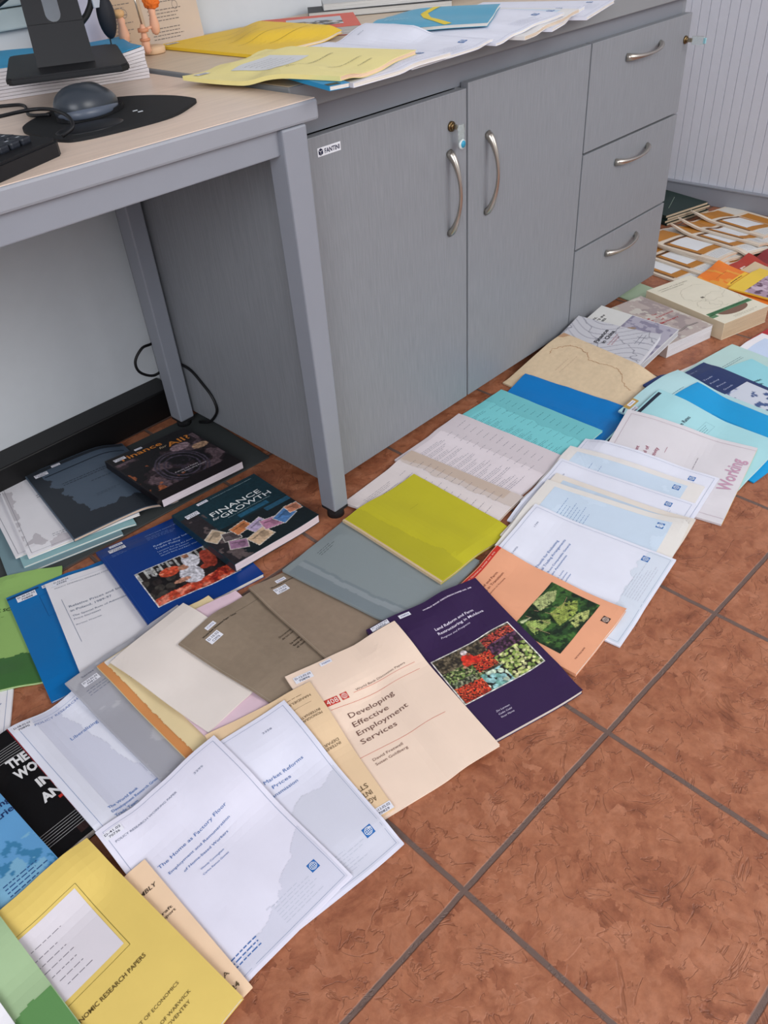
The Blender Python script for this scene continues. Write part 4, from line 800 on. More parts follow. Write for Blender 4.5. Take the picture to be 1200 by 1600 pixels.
def dec_liberal(p, w, h):
    p.picture(.003, .003, w-.003, h-.003, stain((213, 215, 231), lambda s, t: (s < .30+.25*t+.14*(fbm(s*6, t*10, 5)-.5)) & (t < .93) & (s > .14)), 'water_stain', .002, 0)
    p.frame(.010, .012, w-.007, h-.007, .0004, (95, 130, 180)); p.text('POLICY RESEARCH WORKING PAPER', .030, .021, .14, .0044, (110, 130, 180), 'series_title')
    p.text('Liberalizing Trade in Agriculture', .054, .080, .130, .0066, (90, 125, 185), 'title_text')
    for k, s in enumerate(('The World Bank', 'Development Research Group', 'Trade Team')): p.text(s, .030, .224+k*.0085, (.045, .075, .034)[k], .0046, (80, 120, 180), 'department_name', .01)
    p.label(.003, .005, .028, .013, ('D-08.02.07', '70890')); p.words(.06, .010, .11, .014, 1, (150, 160, 190), 4, hh=.12)
def dec_black(p, w, h):
    for k in range(6): p.line(.02, .030+k*.0045, w-.002, .030+k*.0045, .0010, (150, 150, 150), 'upper_stripes')
    for k in range(6): p.line(.02, .196+k*.0045, w-.002, .196+k*.0045, .0008, (150, 150, 150), 'lower_stripes')
    for k, (s, u) in enumerate((('THE', .134), ('WORLD', .134), ('IN', .148), ('ANALYSIS', .141))): p.text(s, u, .070+k*.0280-(.004 if k == 1 else 0), (.029, .060, .020, .080)[k], .0165, (216, 216, 216), 'title_text', .045)
    p.rect(.158, .158, w, .163, (190, 50, 40), 'red_mark'); p.rect(.15, .218, w, .232, (40, 22, 22), 'publisher_band'); p.line(w-.001, 0, w-.001, h, .0016, (150, 30, 40), 'red_edge')
def dec_sky(p, w, h):
    p.picture(.001, .001, w-.001, h-.001, lambda s, t: lay(lay(full(s, (98, 158, 206)), fbm(s*7, t*8, 4) < .42+.35*(t-.9), (62, 128, 170)), (fbm(s*7, t*9, 4) > .50) & (t > .62), (126, 178, 208)), 'sky_photograph', .002, 0)
    p.text('Trade and', .085, .072, .070, .0100, (24, 44, 92), 'title_text', .02); p.text('Developing', .1505-.05, .090, .068, .0100, (24, 44, 92), 'title_text', .02); p.text('Countries', .147-.04, .106, .064, .0100, (24, 44, 92), 'title_text', .02)
    p.words(.10, .190, .162, .212, 4, (40, 80, 130), 3, 'editor_names', hh=.3)
def dec_yellow(p, w, h):
    p.frame(.040, .040, .166, .148, .0005, (120, 110, 50), 'box_outline'); p.rect(.044, .044, .162, .141, (214, 208, 214), 'window_panel', 1)
    p.words(.080, .062, .145, .068, 1, (120, 115, 125), 3, 'window_print', hh=.14)
    for k in range(6): p.words(.075+.004*k, .074+k*.010, .12+.004*(k % 3), .080+k*.010, 1, (120, 115, 125), 7+k, 'window_print', hh=.16)
    p.text('ECONOMIC RESEARCH PAPERS', .066, .174, .104, .0056, (96, 78, 34), 'title_text', .01); p.text('DEPARTMENT OF ECONOMICS', .085, .2285, .090, .0042, (104, 88, 42), 'department_name'); p.text('UNIVERSITY OF WARWICK', .100, .246, .078, .0042, (104, 88, 42), 'department_name'); p.text('COVENTRY', .135, .254, .036, .0042, (104, 88, 42), 'department_name')
def dec_pale(p, w, h):
    p.rect(.05, .055, .150, .135, (212, 214, 216), 'window_panel', 1); p.words(.06, .07, .14, .125, 5, (150, 150, 150), 3, 'window_print', hh=.1); p.text('ECONOMIC RESEARCH PAPERS', .045, .172, .12, .0048, (120, 110, 70), 'title_text'); p.text('DEPARTMENT OF ECONOMICS', .06, .235, .09, .0040, (130, 120, 80), 'department_name'); p.text('COVENTRY', .10, .262, .04, .0040, (130, 120, 80), 'department_name'); p.label(.010, .012, .028, .012)
def dec_gold(p, w, h):
    for k, (a, b) in enumerate(((.05, .16), (.04, .17), (.06, .15), (.05, .19), (.09, .19))): p.line(a, .06+k*.042, b, .06+k*.042, .0008, (130, 100, 30), 'title_lines')
    p.label(.010, .014, .028, .012)
def dec_assembly(p, w, h):
    p.text('GENERAL ASSEMBLY', w-.095, .040, .088, .0058, (70, 58, 48), 'title_text', .01, shear=.2); p.text('draft', w-.030, .078, .020, .0040, (80, 66, 54), 'subtitle_text', .01); p.text('final report', w-.045, .084, .036, .0040, (80, 66, 54), 'subtitle_text', .01)
    p.words(w-.10, h-.046, w-.012, h-.040, 1, (80, 66, 54), 5, hh=.12); p.text('AGENZIA', w-.055, h-.030, .046, .0060, (90, 74, 52), 'publisher_name'); p.text('N. 24', w-.030, h-.012, .022, .0060, (90, 74, 52), 'issue_number', .02)
def dec_agenz(p, w, h):
    p.words(w-.055, .012, w-.014, .018, 1, (110, 90, 66), 5, hh=.12)
    for k, (s, v, ww) in enumerate((('HANDELSPOLITIK', .026, .066), ('INTERNATIONAL', .056, .050), ('MONOGRAPHS', .062, .040), ('DEPARTMENT', .110, .048), ('INTEREST', .116, .030))): p.text(s, w-.010, v-.005, ww, .0044, (110, 90, 66), 'upside_down_'+('heading', 'series', 'monograph', 'department', 'department')[k], flip=True)
    p.line(w-.08, .034, w-.015, .034, .0004, (110, 90, 66))
    for k, s in enumerate(('AGENZIA', 'INTERN.', 'STUDI')): p.text(s, w-.012, h-.030-k*.0115+.0, .034, .0078, (96, 78, 52), 'publisher_name', flip=True)
    p.label(w-.028, h-.013, .028, .012, ('D-12.02.02', '70829'))
def dec_brown(lab):
    def f(p, w, h):
        p.text('World Bank Discussion Paper - Series', .030, .026, .075, .0034, (50, 42, 34), 'series_title', .02); p.line(.105, .022, .20, .022, .0005, (90, 80, 66))
        for k, (s, v, ww) in enumerate((('Documento preparado', .118, .060), ('de los sectores sociales', .125, .062), ('La modernizacion del sector', .142, .072), ('fiscal en America Latina', .149, .064), ('el caso argentino', .156, .048))): p.text(s, .108, v, ww, .0042, (62, 50, 40), 'title_text', .015 if k > 1 else 0)
        p.label(.030, .030, .026, .015, lab); p.label(.046, .012, .020, .008, (lab[1],)); p.line(.0022, 0, .0022, h, .0006, (170, 158, 140), 'pale_spine_edge')  # labels, and a thin paler line along the left spine edge
    return f
def dec_slate(p, w, h):
    p.picture(.002, .002, w-.002, h-.002, stain((44, 50, 58), lambda s, t: (s < .10+.22*t+.22*(fbm(s*3, t*16, 5)-.45)) | (t > .80+.16*(fbm(s*7, t*5, 9)-.5)) | (t < .05)), 'water_stain', .002, 0)
    p.line(.030, .040, w-.01, .036, .0028, (18, 24, 36), 'dark_rule'); p.words(.05, .085, w-.02, .100, 2, (28, 34, 44), 5, 'title_lines', hh=.2); p.words(.10, .118, w-.02, .124, 1, (28, 34, 44), 8, 'author_lines', hh=.2); p.words(.09, .17, .16, .18, 2, (34, 40, 50), 9, hh=.16); p.label(.014, .018, .028, .013); p.label(.055, .006, .019, .0085, ('70412',))
def dec_green(p, w, h):
    p.picture(.001, .001, w-.001, h-.001, stain((66, 112, 58), lambda s, t: (t > .72+.12*(fbm(s*8, t*8, 5)-.5)) | (s < .03+.10*t*t)), 'dark_water_stain', .002, 0); p.text('THE WORLD BANK SCENE', .02, .090, .13, .0072, (40, 66, 36), 'title_text', .02); p.words(.06, .10, .15, .106, 1, (60, 92, 50), 6, hh=.12)
def dec_lgreen(p, w, h):
    p.picture(.001, .001, w-.001, h-.001, stain((98, 146, 86), lambda s, t: (t > .52+.14*(fbm(s*5, t*5, 7)-.5)-.25*(s-.8))), 'dark_water_stain', .002, 0)
def dec_bfold(p, w, h):
    p.label(.014, .010, .034, .015, ('D-30.05.03', '70888')); p.frame(.05, .03, .13, .09, .0006, (16, 80, 140), 'embossed_box'); p.rect(.0, .005, .055, .010, (18, 60, 100), 'tape_edge', 1); p.label(.060, .008, .018, .008, ('70888',))
def dec_whiteleft(p, w, h):
    p.frame(.008, .008, w-.008, h-.008, .0005, (120, 140, 180)); p.text('International Trade Group', w-.075, .060, .060, .0040, (90, 110, 160), 'title_text'); p.text('Development Prospects', w-.075, .067, .055, .0040, (90, 110, 160), 'title_text')
def dec_grey(p, w, h):
    p.picture(.002, .002, w-.002, h-.002, lambda s, t: lay(full(s, (168, 168, 176)), fbm(s*4, t*6, 4) > .52, (182, 182, 188)), 'photocopied_tone', .003, 0)
    p.text('Series', .022, .014, .022, .0040, (90, 92, 110), 'series_title'); p.label(.016, .022, .028, .012, ('D-33.02.02', '70812')); p.words(.014, .040, .070, .056, 3, (110, 116, 135), 6, 'title_lines', hh=.2); p.words(.014, .022, .07, .026, 1, (120, 124, 138), 3, hh=.12); p.rect(.10, .055, .103, .072, (80, 60, 66), 'stapled_fold'); p.rect(.10, .19, .103, .205, (120, 110, 120), 'stapled_fold')
def dec_manila(p, w, h):
    p.rect(.0, .0, .011, h, (206, 140, 84), 'orange_tape_spine', 1); p.picture(.011, .0, .020, h, stain((206, 140, 84), lambda s, t: s < .5*fbm(s*2, t*24, 4)+.05), 'torn_tape_edge', .001, 1)
    p.rect(.012, .002, .055, .012, (224, 218, 214), 'torn_paper_scrap', 2); p.label(.026, .005, .022, .010); p.words(.03, .030, .045, .036, 1, (90, 80, 66), 3, hh=.14); p.line(.045, .07, .062, .066, .0006, (90, 80, 66)); p.words(.024, .055, .040, .064, 2, (90, 80, 66), 5, hh=.14)
def dec_greygreen(p, w, h):
    p.picture(.001, .001, w-.001, h-.001, lambda s, t: lay(lay(full(s, (138, 148, 150)), (s < .16+.10*fbm(s*3, t*4, 5)) & (t > .05), (126, 137, 142)), (s < .13+.10*fbm(s*3, t*4, 5)) & (s > .07+.10*fbm(s*3, t*4, 5)) & (t > .05), (146, 155, 159)), 'faded_cover_tone', .002, 0); p.words(.07, .02, .12, .034, 3, (60, 66, 70), 6, 'title_lines', hh=.2)
def dec_tan(p, w, h):
    q = [(0.131, 0.026), (0.148, 0.022), (0.165, 0.036), (0.179, 0.045), (0.184, 0.058), (0.184, 0.082), (0.181, 0.1), (0.165, 0.119), (0.171, 0.156), (0.177, 0.183), (0.173, 0.204), (0.15, 0.229), (0.141, 0.247), (0.14, 0.26)]
    r = random.Random(5); Q = []
    for a, b in zip(q, q[1:]):
        for k in range(6): t = k/6; Q.append((a[0]+(b[0]-a[0])*t+r.uniform(-.0022, .0022), a[1]+(b[1]-a[1])*t+r.uniform(-.0022, .0022)))
    for a, b in zip(Q, Q[1:]): p.line(*a, *b, r.uniform(.0007, .0020), (178, 138, 104), 'water_stain_line', 1)
    p.picture(w*.8, .001, w-.001, .05, stain((190, 150, 116), lambda s, t: (s+(1-t) > 1.45+.5*(fbm(s*4, t*4, 3)-.5))), 'brown_corner_stain', .002, 0)
    p.words(w*.45, .07, w*.75, .095, 2, (196, 172, 146), 6, 'faint_title', hh=.15)
def dec_browntext(p, w, h):
    listing(3, 31, (96, 96, 112))(p, w, h); p.picture(.001, .001, w-.001, h-.001, lambda s, t: np.where(((s > .86-.2*np.clip(.25-t, 0, 1)+.03*fbm(s*4, t*9, 3)) & (t < .9))[..., None], np.array((204, 184, 168.)), np.where(((s > .80+.08*(fbm(s*4, t*9, 3)-.5)))[..., None], np.array((214, 200, 192.)), np.nan)), 'water_stain', .002, 0)
def dec_pinktext(p, w, h):
    p.picture(.001, .001, w-.001, h-.001, stain((218, 208, 212), lambda s, t: (s > .66+.06*(fbm(s*5, t*14, 3)-.5)) | (t < .04)), 'water_stain', .002, 0); listing(3, 12, (84, 90, 112))(p, w, h)
def dec_cyantext(p, w, h):
    p.picture(.001, .001, w-.001, h-.001, stain((118, 199, 204), lambda s, t: (s > .72+.10*(fbm(s*5, t*12, 6)-.5))), 'faded_strip', .002, 0); listing(3, 22, (36, 88, 110))(p, w, h)
def dec_lime(p, w, h):
    p.picture(.002, .002, w-.002, h-.002, stain((184, 176, 41), lambda s, t: (s < .22+.12*(fbm(s*3, t*5, 5)-.5)+.12*t) & (s > .03)), 'darker_tide_mark', .002, 0); p.line(.0025, 0, .0025, h, .0045, (206, 182, 150), 'taped_spine'); p.line(w*.55, .075, w*.68, .073, .0006, (150, 146, 40), 'crease')
def dec_booklet():
    def f(p, w, h):
        oc = (184, 122, 44); p.rect(.012, .010, .128, .078, oc, 'ochre_block', 1); p.rect(.134, .010, w-.006, .078, (214, 210, 202), 'pale_block', 1); p.rect(.010, .094, .018, .225, (122, 82, 40), 'brown_strip', 2)
        p.rect(.134, .094, .176, h-.012, oc, 'ochre_block', 1); p.rect(.018, .092, .128, .102, (96, 64, 36), 'brown_strip', 2); p.rect(.018, .102, .128, .207, oc, 'ochre_block', 2); p.rect(.030, .104, .118, .200, (224, 226, 228), 'title_box', 3); p.words(.038, .112, .112, .194, 5, (150, 152, 158), 4, 'title_lines', hh=.12)
        p.rect(.018, .207, .128, .228, oc, 'ochre_block', 1); p.rect(.018, .234, .128, h-.010, (216, 216, 214), 'pale_block', 1); p.words(.024, .238, .120, h-.014, 5, (130, 130, 136), 9, 'contents_lines', hh=.16)
    return f
def dec_cocoa(p, w, h):
    p.text('COUNTRY ECONOMIC STUDY', .020, .034, .085, .0036, (110, 105, 90), 'series_title'); p.text('LOOKING AT THE WORLD', .018, .024, .11, .0036, (110, 105, 90), 'series_title')
    r = random.Random(4)
    for cu, cv, R in ((.10, .10, .055), (.115, .155, .045), (.06, .16, .03)):
        q = [(cu+R*math.cos(a/6)*(1+.25*r.random()), cv+R*.8*math.sin(a/6)*(1+.25*r.random())) for a in range(33)]
        for a, b in zip(q, q[1:]): p.line(*a, *b, .0005, (150, 148, 128), 'map_outline')
    p.rect(.072, .118, .082, .126, (120, 115, 100), 'map_mark'); p.rect(.004, h-.062, w*.97, h-.048, (74, 124, 84), 'green_band', 1); p.rect(.0, h-.050, .022, h-.036, (96, 136, 98), 'green_band', 1); p.text('THE ECONOMY OF A DEVELOPING STATE', .012, h-.053, w*.84, .0055, (36, 74, 48), 'title_text', .01)
    q = [(.030+.052*(1-math.cos(a*math.pi/12)), h-.048+.024*math.sin(a*math.pi/12)) for a in range(13)]; p.poly(q, (124, 92, 76), 'brown_half_disc', 2); p.words(.05, h-.018, w-.01, h-.008, 2, (130, 124, 108), 4, hh=.2)
def dec_hungary(p, w, h):
    p.picture(.002, .002, w-.002, h-.002, lambda s, t: lay(lay(lay(full(s, (186, 172, 166)), fbm(s*6, t*6, 3) > .55, (164, 150, 148)), (fbm(s*9, t*9, 8) < .36), (206, 200, 190)), (s < .4) & (t < .5) & (fbm(s*5, t*5, 3) > .40), (196, 190, 174)), 'marbled_cover_print', .002, 0)
    for k, s in enumerate(('Public', 'Finance', 'Reform', 'During', 'the Transition')): p.text(s, .022+.002*k, .100+k*.0125, (.045, .052, .048, .045, .06)[k], .0088, (176, 44, 52), 'title_text', .035)
    for k, s in enumerate(('The', 'Experience', 'of', 'Hungary')): p.text(s, .092, .105+k*.0150, (.018, .062, .012, .046)[k], .0072, (176, 60, 66), 'subtitle_text', .01)
    q = [(.030, .200), (.055, .196), (.08, .205), (.11, .198), (.148, .202)]
    for a, b in zip(q, q[1:]): p.line(*a, *b, .0045, (30, 28, 34), 'black_ribbon', 3); p.line(*a, *b, .0018, (190, 178, 172), 'ribbon_centre', 5)
def dec_regional(p, w, h):
    p.picture(.002, .002, w-.002, h-.002, lambda s, t: lay(lay(lay(full(s, (218, 218, 214)), (t > .42), (176, 172, 186)), (t > .42) & (fbm(s*12, t*12, 4) > .55), (140, 136, 156)), (np.hypot(s-.5, (t-.62)*1.4) < .26) & (fbm(s*16, t*16, 6) > .42), (160, 136, 112)), 'coin_photograph', .0018, 0)
    for k, s in enumerate(('REGIONAL', 'PROJECTS IN', 'COUNTRIES')): p.text(s, .050, .022+k*.0115, (.062, .078, .068)[k], .0062, (50, 50, 54), 'title_text', .03)
def dec_china(p, w, h):
    p.picture(.001, .001, w-.001, h-.001, lambda s, t: lay(lay(full(s, (200, 200, 206)), np.abs(np.sin((s*1.1+.35*np.sin(t*5))*16)) < .22, (166, 166, 176)), (np.abs(np.sin((t*1.2+.4*s)*7+fbm(s*3, t*3, 2)*4)) < .07), (142, 142, 152)), 'crumpled_paper_print', .0015, 0)
    p.text('Finance', .036, .098, .060, .0105, (38, 38, 44), 'title_text', .03); p.text('in China', .042, .114, .056, .0105, (38, 38, 44), 'title_text', .03); p.text('The Financial System', .040, .126, .05, .0040, (170, 80, 90), 'subtitle_text'); p.text('and Its Reform', .044, .133, .036, .0040, (170, 80, 90), 'subtitle_text')
    for q in ((.07, .178, .11, .178), (.07, .188, .11, .188), (.08, .170, .08, .198), (.098, .170, .098, .198)): p.line(*q, .0014, (130, 130, 142), 'character_print', 2)
def dec_navy(p, w, h):
    p.text('WORKING PAPER SERIES NO. 12', .07, .018, .10, .0030, (190, 200, 225), 'series_title')
    for k in range(5): p.text(('Trade', 'Policy', 'Price', 'Growth', 'Review')[k], .14-.0*k, .060+.018*k, .03, .0050, (180, 190, 220), 'title_text')
    p.picture(.085, .125, w-.012, h-.02, lambda s, t: lay(full(s, (206, 212, 224)), (fbm(s*9, t*9, 5) > .56) & (np.hypot(s-.5, t-.4) < .42), (70, 92, 140)), res=.002)
def dec_cyan1(p, w, h):
    p.rect(.004, .004, .055, .012, (34, 42, 58), 'dark_tab', 1); p.rect(.120, .004, .204, .012, (34, 42, 58), 'dark_tab', 1); p.rect(.020, .016, .060, .036, (186, 150, 80), 'brown_tape', 1); p.label(.028, .020, .022, .010); p.label(.004, .030, .026, .014)
    p.words(.1, .05, .14, .056, 1, (70, 90, 110), 3, hh=.14); p.text('Exchange Rates', .105, .101, .068, .0085, (52, 62, 76), 'title_text', .01); p.frame(.13, .130, .185, .150, .0004, (110, 150, 165), 'panel_outline'); p.words(.135, .133, .18, .147, 3, (70, 100, 120), 5, hh=.16)
def dec_cyan2(p, w, h):
    cyan_report(9)(p, w, h); p.rect(.016, .0, .050, .016, (184, 150, 84), 'brown_tape', 1); p.label(.024, .003, .020, .009, ('70433',)); p.label(.004, .018, .028, .013); p.line(.0, .012, .014, .006, .004, (30, 44, 80), 'ink_mark', 2)
def dec_teal(p, w, h):
    q = [(.10, .0), (.085, .055), (.10, .10), (.15, .165)]
    for a, b in zip(q, q[1:]): p.line(*a, *b, .014, (226, 200, 40), 'yellow_stripe', 1)
    p.words(.02, .09, .07, .11, 2, (180, 220, 230), 3, hh=.2)
def dec_red(p, w, h): 
    p.picture(.05, .04, .16, .15, lambda s, t: lay(lay(full(s, (196, 200, 206)), (t > .4) & (fbm(s*7, t*7, 3) > .46), (60, 56, 50)), (t > .5) & (fbm(s*9, t*9, 8) > .56), (176, 150, 66)), res=.003)

CUR = {'hf': HF(0.)}; FAN = 'white working papers fanned out on the floor'; TOPS = 'white reports overhanging the worktop edge'
B = build; RS_ = 'reports fanned out on the floor'
sheet = lambda key, label, col, dec=None, name='report', cat='report', **k: B(key, name, label, cat, col, decor=dec, **k)
# under the desk
md = DOC['mat']; zb_, zt_ = drape(md, CUR['hf']); mt = tag(empty('floor_mat', (md['x'], md['y'], float(zb_.min())), md['a']), 'dark slate-grey mat lying on the tiles under the desk', 'mat')
Um, Vm = np.meshgrid(np.linspace(0, md['w'], zt_.shape[0]), np.linspace(0, md['h'], zt_.shape[1]), indexing='ij'); slab('mat_sheet', Um, Vm, Um*0, Um*0+.003, mat((62, 66, 66), .7), mt)
sheet('teal_low', 'grey-teal report lowest in the pile at the mat corner, mostly covered', (120, 148, 156))
sheet('teal_cyan', 'faded cyan report poking out under the white papers on the mat', (146, 186, 190), lambda p, w, h: p.globe(.060, h-.020, .010, (110, 160, 168), (160, 196, 200)))
sheet('white_low', 'white framed paper with blue emblem, second from left in the pile on the mat', WHT, lambda p, w, h: (p.frame(.007, .007, w-.007, h-.007, .0006, (120, 120, 135)), p.globe(.035, h-.040, .013, (100, 112, 160), (220, 220, 230)))[0])
sheet('white_mid', 'water-stained white paper half covered by the slate-grey report', WHT, lambda p, w, h: (p.picture(.003, .003, w-.003, h-.003, stain((206, 201, 206), lambda s, t: (s < .55) & (fbm(s*4, t*4, 5) > .5)), 'water_stain', .002, 0), p.frame(.008, .008, w-.007, h-.007, .0006, (110, 110, 125)), p.label(.008, .006, .02, .012), p.words(.06, .09, .12, .105, 2, (70, 70, 85), 4, hh=.2), p.words(.055, h-.04, .12, h-.028, 2, (100, 100, 115), 7, hh=.2))[0])
sheet('slate', 'slate-blue water-stained report under the black vault-picture book', (78, 92, 108), dec_slate, rough=.42, pages=(214, 190, 170))
# left edge
sheet('whiteleft', 'white paper with blue lines at the left edge, beside the green report', WHT, dec_whiteleft)
sheet('green', 'yellow-green report with dark water stain at the left edge', (146, 184, 104), dec_green)
sheet('bluefolder', 'bright blue folder between the green report and the Poland paper', (10, 106, 172), dec_bfold, 'folder', 'folder', rough=.4)
sheet('poland', 'white Relative Prices in Poland paper beside the bright blue folder', (226, 224, 228), dec_poland)
sheet('trade', 'royal blue report with a red meat-market photograph on its cover', (14, 56, 128), dec_trade, rough=.35)
B('finall', 'book', 'black Finance for All? paperback with orange title, near the rear desk leg', 'book', (24, 20, 24), (226, 214, 220), None, dec_finall, rough=.3)
B('growth', 'book', 'dark teal Finance for Growth paperback with banknotes on its cover', 'book', (22, 50, 60), (226, 210, 214), None, dec_growth, rough=.3)
sheet('black', 'black book with bold white THE WORLD title and white stripes', (14, 14, 16), dec_black, 'book', 'book', rough=.35)
sheet('sky', 'sky-blue book with cloud cover at the left edge, on the black book', (98, 158, 206), dec_sky, 'book', 'book', rough=.35)
sheet('liberal', 'white Liberalizing working paper beside the black striped book', WCOOL, dec_liberal)
sheet('grey', 'mid-grey photocopied paper between Liberalizing and the orange-taped folder', (170, 170, 178), dec_grey)
sheet('manila', 'pale manila folder with a torn orange tape spine', (226, 206, 160), dec_manila, 'folder', 'folder')
sheet('pink', 'pale pink folder showing at both ends of the blank cream sheet', (222, 194, 206), None, 'folder', 'folder')
sheet('cream', 'blank cream booklet lying over the pink and manila folders', (228, 218, 210), None, 'booklet', 'booklet')
sheet('brown1', 'brown kraft report marked C2976, left one of the two brown reports', (140, 124, 106), dec_brown(('D.10.02', 'C2976')), kind='kraft', group=None)
sheet('brown2', 'brown kraft report, right one of the two, partly under the grey-green cover', (144, 126, 108), dec_brown(('D.10.02', 'C2964')), kind='kraft')
sheet('greygreen', 'plain grey-green report partly under the lime-green one', (138, 148, 150), dec_greygreen, rough=.25)
# far right, by the ribbed wall
for k, key in enumerate(('boxgreen3', 'boxgreen2', 'boxgreen1', 'boxgreen0')):
    B(key, 'dark_booklet', ('dark green booklet at the bottom of the stack by the ribbed wall', 'dark green booklet second from the bottom in the stack by the wall', 'dark green booklet second from the top in the stack by the wall', 'dark green booklet on top of the stack by the ribbed wall')[k], 'booklet', (26, 46, 42), (196, 176, 150), 'dark green booklets stacked by the wall', (lambda p, w, h: (p.rect(.0, .0, .10, .05, (186, 186, 180), 'title_panel'), p.line(.06, .155, .16, .09, .0012, (150, 168, 150), 'pale_rule'))[0]) if k == 3 else None)
BL = {'bookG': 'seventh', 'bookF': 'sixth', 'bookE': 'fifth', 'bookD': 'fourth', 'bookC': 'third', 'bookB': 'second', 'bookA': 'first'}
for key in ('bookG', 'bookF', 'bookE', 'bookD', 'bookC', 'bookB', 'bookA'):
    B(key, 'ochre_journal', ('cream and ochre journal, %s of seven in the row counting from the ribbed wall' % BL[key]), 'journal', (220, 206, 188), (216, 184, 160), 'cream and ochre journals in a row past the cabinet', dec_booklet())
sheet('maroon', 'dark maroon book at the right edge beside the ochre journals', (128, 44, 46), None, 'book', 'book')
sheet('rust', 'brick red booklet with white IIF lettering on the ochre journals', (168, 58, 46), lambda p, w, h: p.text('IIF', .050, .050, .060, .022, (226, 200, 190), 'title_text', .02), 'booklet', 'booklet')
sheet('beige', 'plain beige booklet overlapping the brick red one', (206, 184, 152), None, 'booklet', 'booklet')
sheet('orangebk', 'orange and yellow patterned booklet behind the thick cream book', (230, 124, 44), lambda p, w, h: (p.picture(.002, .002, w-.002, h-.002, stain((236, 160, 60), lambda s, t: fbm(s*6, t*3, 4) > .52), 'colour_pattern', .003, 0), p.rect(.07, .085, w-.004, .098, (236, 190, 60), 'yellow_strip', 1), p.words(.08, .045, .15, .050, 1, (130, 60, 20), 3, 'title_lines', hh=.2), p.words(.08, .086, .15, .097, 1, (110, 50, 30), 5, 'title_lines', hh=.3))[0], 'booklet', 'booklet')
sheet('yellowbk', 'yellow-topped booklet with a mauve picture at the right edge', (232, 196, 70), lambda p, w, h: p.picture(.002, .045, w-.002, h-.002, lambda s, t: lay(lay(full(s, (176, 150, 168)), fbm(s*9, t*9, 4) > .54, (206, 186, 200)), fbm(s*12, t*12, 7) < .38, (104, 76, 96)), res=.002), 'booklet', 'booklet')
sheet('palegreen', 'pale green booklet peeping out between the cabinet and thick cream book', (176, 196, 168), None, 'booklet', 'booklet')
B('cocoabook', 'book', 'thick cream book with a map cover and green title band', 'book', (224, 218, 198), (198, 176, 146), None, dec_cocoa, spine=(214, 196, 166))
B('hungary', 'book', 'thick marbled paperback, The Experience of Hungary, beside the cream book', 'book', (186, 172, 166), (216, 216, 220), None, dec_hungary)
B('regional', 'book', 'white and grey Projects in Countries paperback leaning on the marbled book', 'book', (214, 214, 212), (196, 196, 202), None, dec_regional)
B('china', 'book', 'crumpled-look grey Finance in China paperback on the leaning book', 'book', (200, 200, 206), (222, 222, 228), None, dec_china)
# the row along the cabinet front
sheet('tan', 'plain tan report with brown water mark, leaning on the books by the cabinet', (212, 190, 158), dec_tan, kind='kraft')
sheet('bluefold2', 'strong blue folder between the tan report and the turquoise list', (0, 116, 188), None, 'folder', 'folder', rough=.4)
sheet('cyantext', 'turquoise listing covered with small print, beside the blue folder', (124, 206, 210), dec_cyantext)
sheet('pinktext', 'off-white listing with small print, next to the turquoise one', (226, 216, 220), dec_pinktext)
sheet('browntext', 'brown-stained listing partly under the lime-green report', (222, 212, 210), dec_browntext, pages=(196, 170, 140))
sheet('lime', 'plain lime-green report with taped spine beside the front desk leg', (190, 182, 38), dec_lime, rough=.5, pages=(206, 182, 150), spine=(206, 182, 150))
# the row behind, on the right
sheet('red', 'red report at the right edge, beneath the blue-tinted white one', (176, 44, 52))
sheet('whiteblue', 'white report with a pale blue panel at the right edge', WHT, lambda p, w, h: p.rect(.02, .02, w-.02, h-.02, (196, 212, 236), 'blue_panel'))
sheet('whitepink', 'pinkish white report peeping out above the navy one', (222, 214, 212), lambda p, w, h: p.rect(.06, .02, w-.06, .05, (196, 200, 212), 'title_panel'))
sheet('pale', 'pale sage-green report next to the red one at the right', (182, 212, 208), cyan_report(3))
sheet('cyan3', 'light cyan report with dark green title lines, right of the navy one', (146, 208, 218), lambda p, w, h: (p.text('Economic', .10, .085, .06, .007, (40, 90, 96), 'title_text', .02), p.text('Outlook', .10, .100, .05, .007, (40, 90, 96), 'title_text', .02))[0])
sheet('navy', 'navy blue report with a small white line drawing', (30, 50, 98), dec_navy, rough=.35)
sheet('cyan2', 'pale cyan report, uppermost corner beside the navy one', (174, 210, 214), dec_cyan2)
sheet('bright', 'bright azure report lying on a pale cyan one', (10, 150, 208), lambda p, w, h: (p.words(.08, .06, .12, .080, 3, (20, 84, 130), 4, hh=.2), p.frame(.055, .09, .13, .17, .0005, (20, 100, 150)), p.words(.07, .11, .12, .14, 2, (20, 84, 130), 7, 'title_lines', hh=.2))[0], rough=.4)
sheet('cyan1', 'light cyan Exchange Rates report with a dark tab, under the Working one', (164, 212, 218), dec_cyan1)
sheet('working', 'pinkish-grey report with large pink word Working', (214, 210, 214), dec_working, pages=(220, 200, 140), back=(220, 196, 128))
sheet('w11', 'white working paper, rearmost of the fanned six, next to the Working report', WCOOL, wp('1810', [], logo=True), group=FAN)
sheet('w10', 'blue-panelled working paper, second from the rear of the fanned six', (226, 222, 218), band_paper(4), group=FAN)
sheet('w9', 'white working paper with emblem, third from the rear of the fanned six', WCOOL, wp('1790', [], logo=True), group=FAN)
sheet('w8b', 'cream-edged paper with blue panel, third from the front of the fanned six', (224, 216, 206), band_paper(12, (190, 206, 222)), group=FAN)
sheet('w8', 'blue-panelled working paper just behind the Trading Arrangements paper', (226, 222, 216), band_paper(7), group=FAN)
sheet('w7', 'white Trading Arrangements working paper, frontmost of the fanned six', WCOOL, dec_w7, group=FAN)
sheet('orange', 'salmon-orange report with a green leaf photograph', (230, 164, 128), dec_orange, rough=.4)
sheet('purple', 'dark purple Land Reform in Moldova report with vegetable-market photograph', (50, 30, 70), dec_purple, rough=.3)
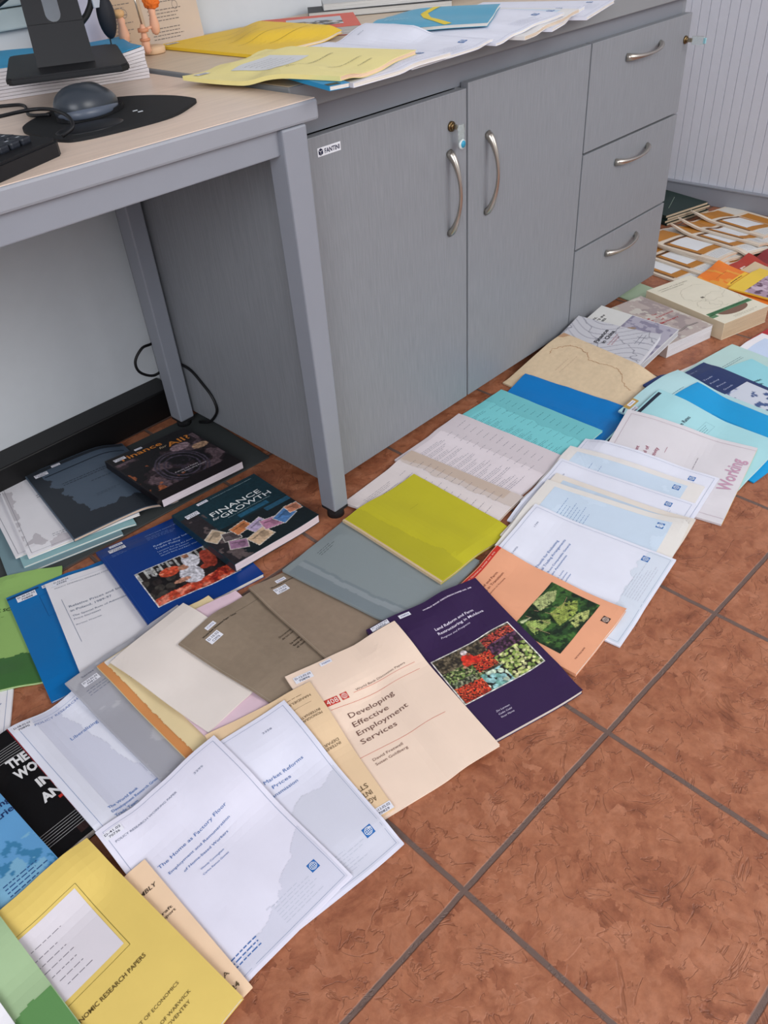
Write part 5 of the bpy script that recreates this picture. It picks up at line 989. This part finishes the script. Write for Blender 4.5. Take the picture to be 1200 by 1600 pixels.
sheet('develop', 'cream Developing Effective Employment Services report', (236, 212, 192), dec_develop)
sheet('agenz', 'tan booklet lying upside down on the cream Employment Services report', (228, 198, 160), dec_agenz, 'booklet', 'booklet')
sheet('market', 'white Market Reforms working paper with number 3358', (222, 222, 236), dec_market)
sheet('home', 'white The Home as Factory Floor working paper, number 3295', (224, 222, 236), dec_home)
sheet('assembly', 'peach Assembly booklet slipped under the big yellow report', (238, 206, 172), dec_assembly, 'booklet', 'booklet')
sheet('yellow', 'yellow Economic Research Papers report with a window panel, bottom left', (222, 194, 106), dec_yellow, rough=.45)
sheet('lgreen', 'light green report at the bottom left corner with darker stain', (158, 184, 142), dec_lgreen)
sheet('whitebl', 'white sheet at the very bottom left corner', WHT)

# ---------------------------------------------------------------- on the worktop
CUR = {'hf': HF(.7382)}
B('blackbinder', 'binder', 'black ring binder at the back of the worktop under magazines', 'binder', (34, 36, 40), (200, 198, 194))
B('magstack', 'magazine', 'grey-white magazine lying on the black binder', 'magazine', (190, 192, 192), (214, 212, 208))
B('magtop', 'magazine', 'thick white magazine at the rear right of the worktop', 'magazine', (200, 202, 206), (196, 188, 178), None, lambda p, w, h: p.rect(.05, .02, w-.08, h-.02, (186, 188, 204), 'cover_tone'))
sheet('p6', 'white report rightmost in the row along the worktop edge', WCOOL, wp('2010', [], logo=True), group=TOPS)
sheet('p5', 'white report second from the right along the worktop edge', WCOOL, wp('2011', [], logo=True), group=TOPS)
sheet('p4', 'white report with a pale blue band, third from the right on the worktop edge', (226, 224, 222), band_paper(15), pages=(214, 196, 176), group=TOPS)
sheet('p3', 'white report right of the turquoise and yellow booklet', WCOOL, wp('2013', [], logo=True), group=TOPS)
sheet('teal', 'turquoise booklet with a yellow stripe on the worktop reports', (20, 150, 186), dec_teal, 'booklet', 'booklet', rough=.35)
sheet('p2', 'white report partly covering the turquoise booklet', WCOOL, wp('2014', [], logo=True), group=TOPS)
sheet('p1', 'white report hanging over the worktop edge under the pale yellow one', WCOOL, wp('2015', [], logo=True), group=TOPS)
sheet('bluespine', 'blue booklet with a dark picture peeping out under the pale yellow report', (30, 140, 190), lambda p, w, h: (p.rect(w-.035, h-.016, w-.012, h-.003, (50, 60, 50), 'dark_picture'), p.globe(w-.045, h-.009, .010, (30, 140, 190), (20, 60, 100)))[0], 'booklet', 'booklet')
B('redbook', 'book', 'coral red book with a small photograph at the back of the worktop', 'book', (214, 92, 72), (180, 178, 176), None, dec_red)
sheet('gold', 'golden yellow report at the back left of the worktop', (236, 196, 52), dec_gold, pages=(230, 214, 190))
DOC['pale'] = DOC['pale_top']
sheet('pale', 'pale yellow report with a window panel spanning desk and worktop', (238, 224, 150), dec_pale, pages=(232, 200, 170))
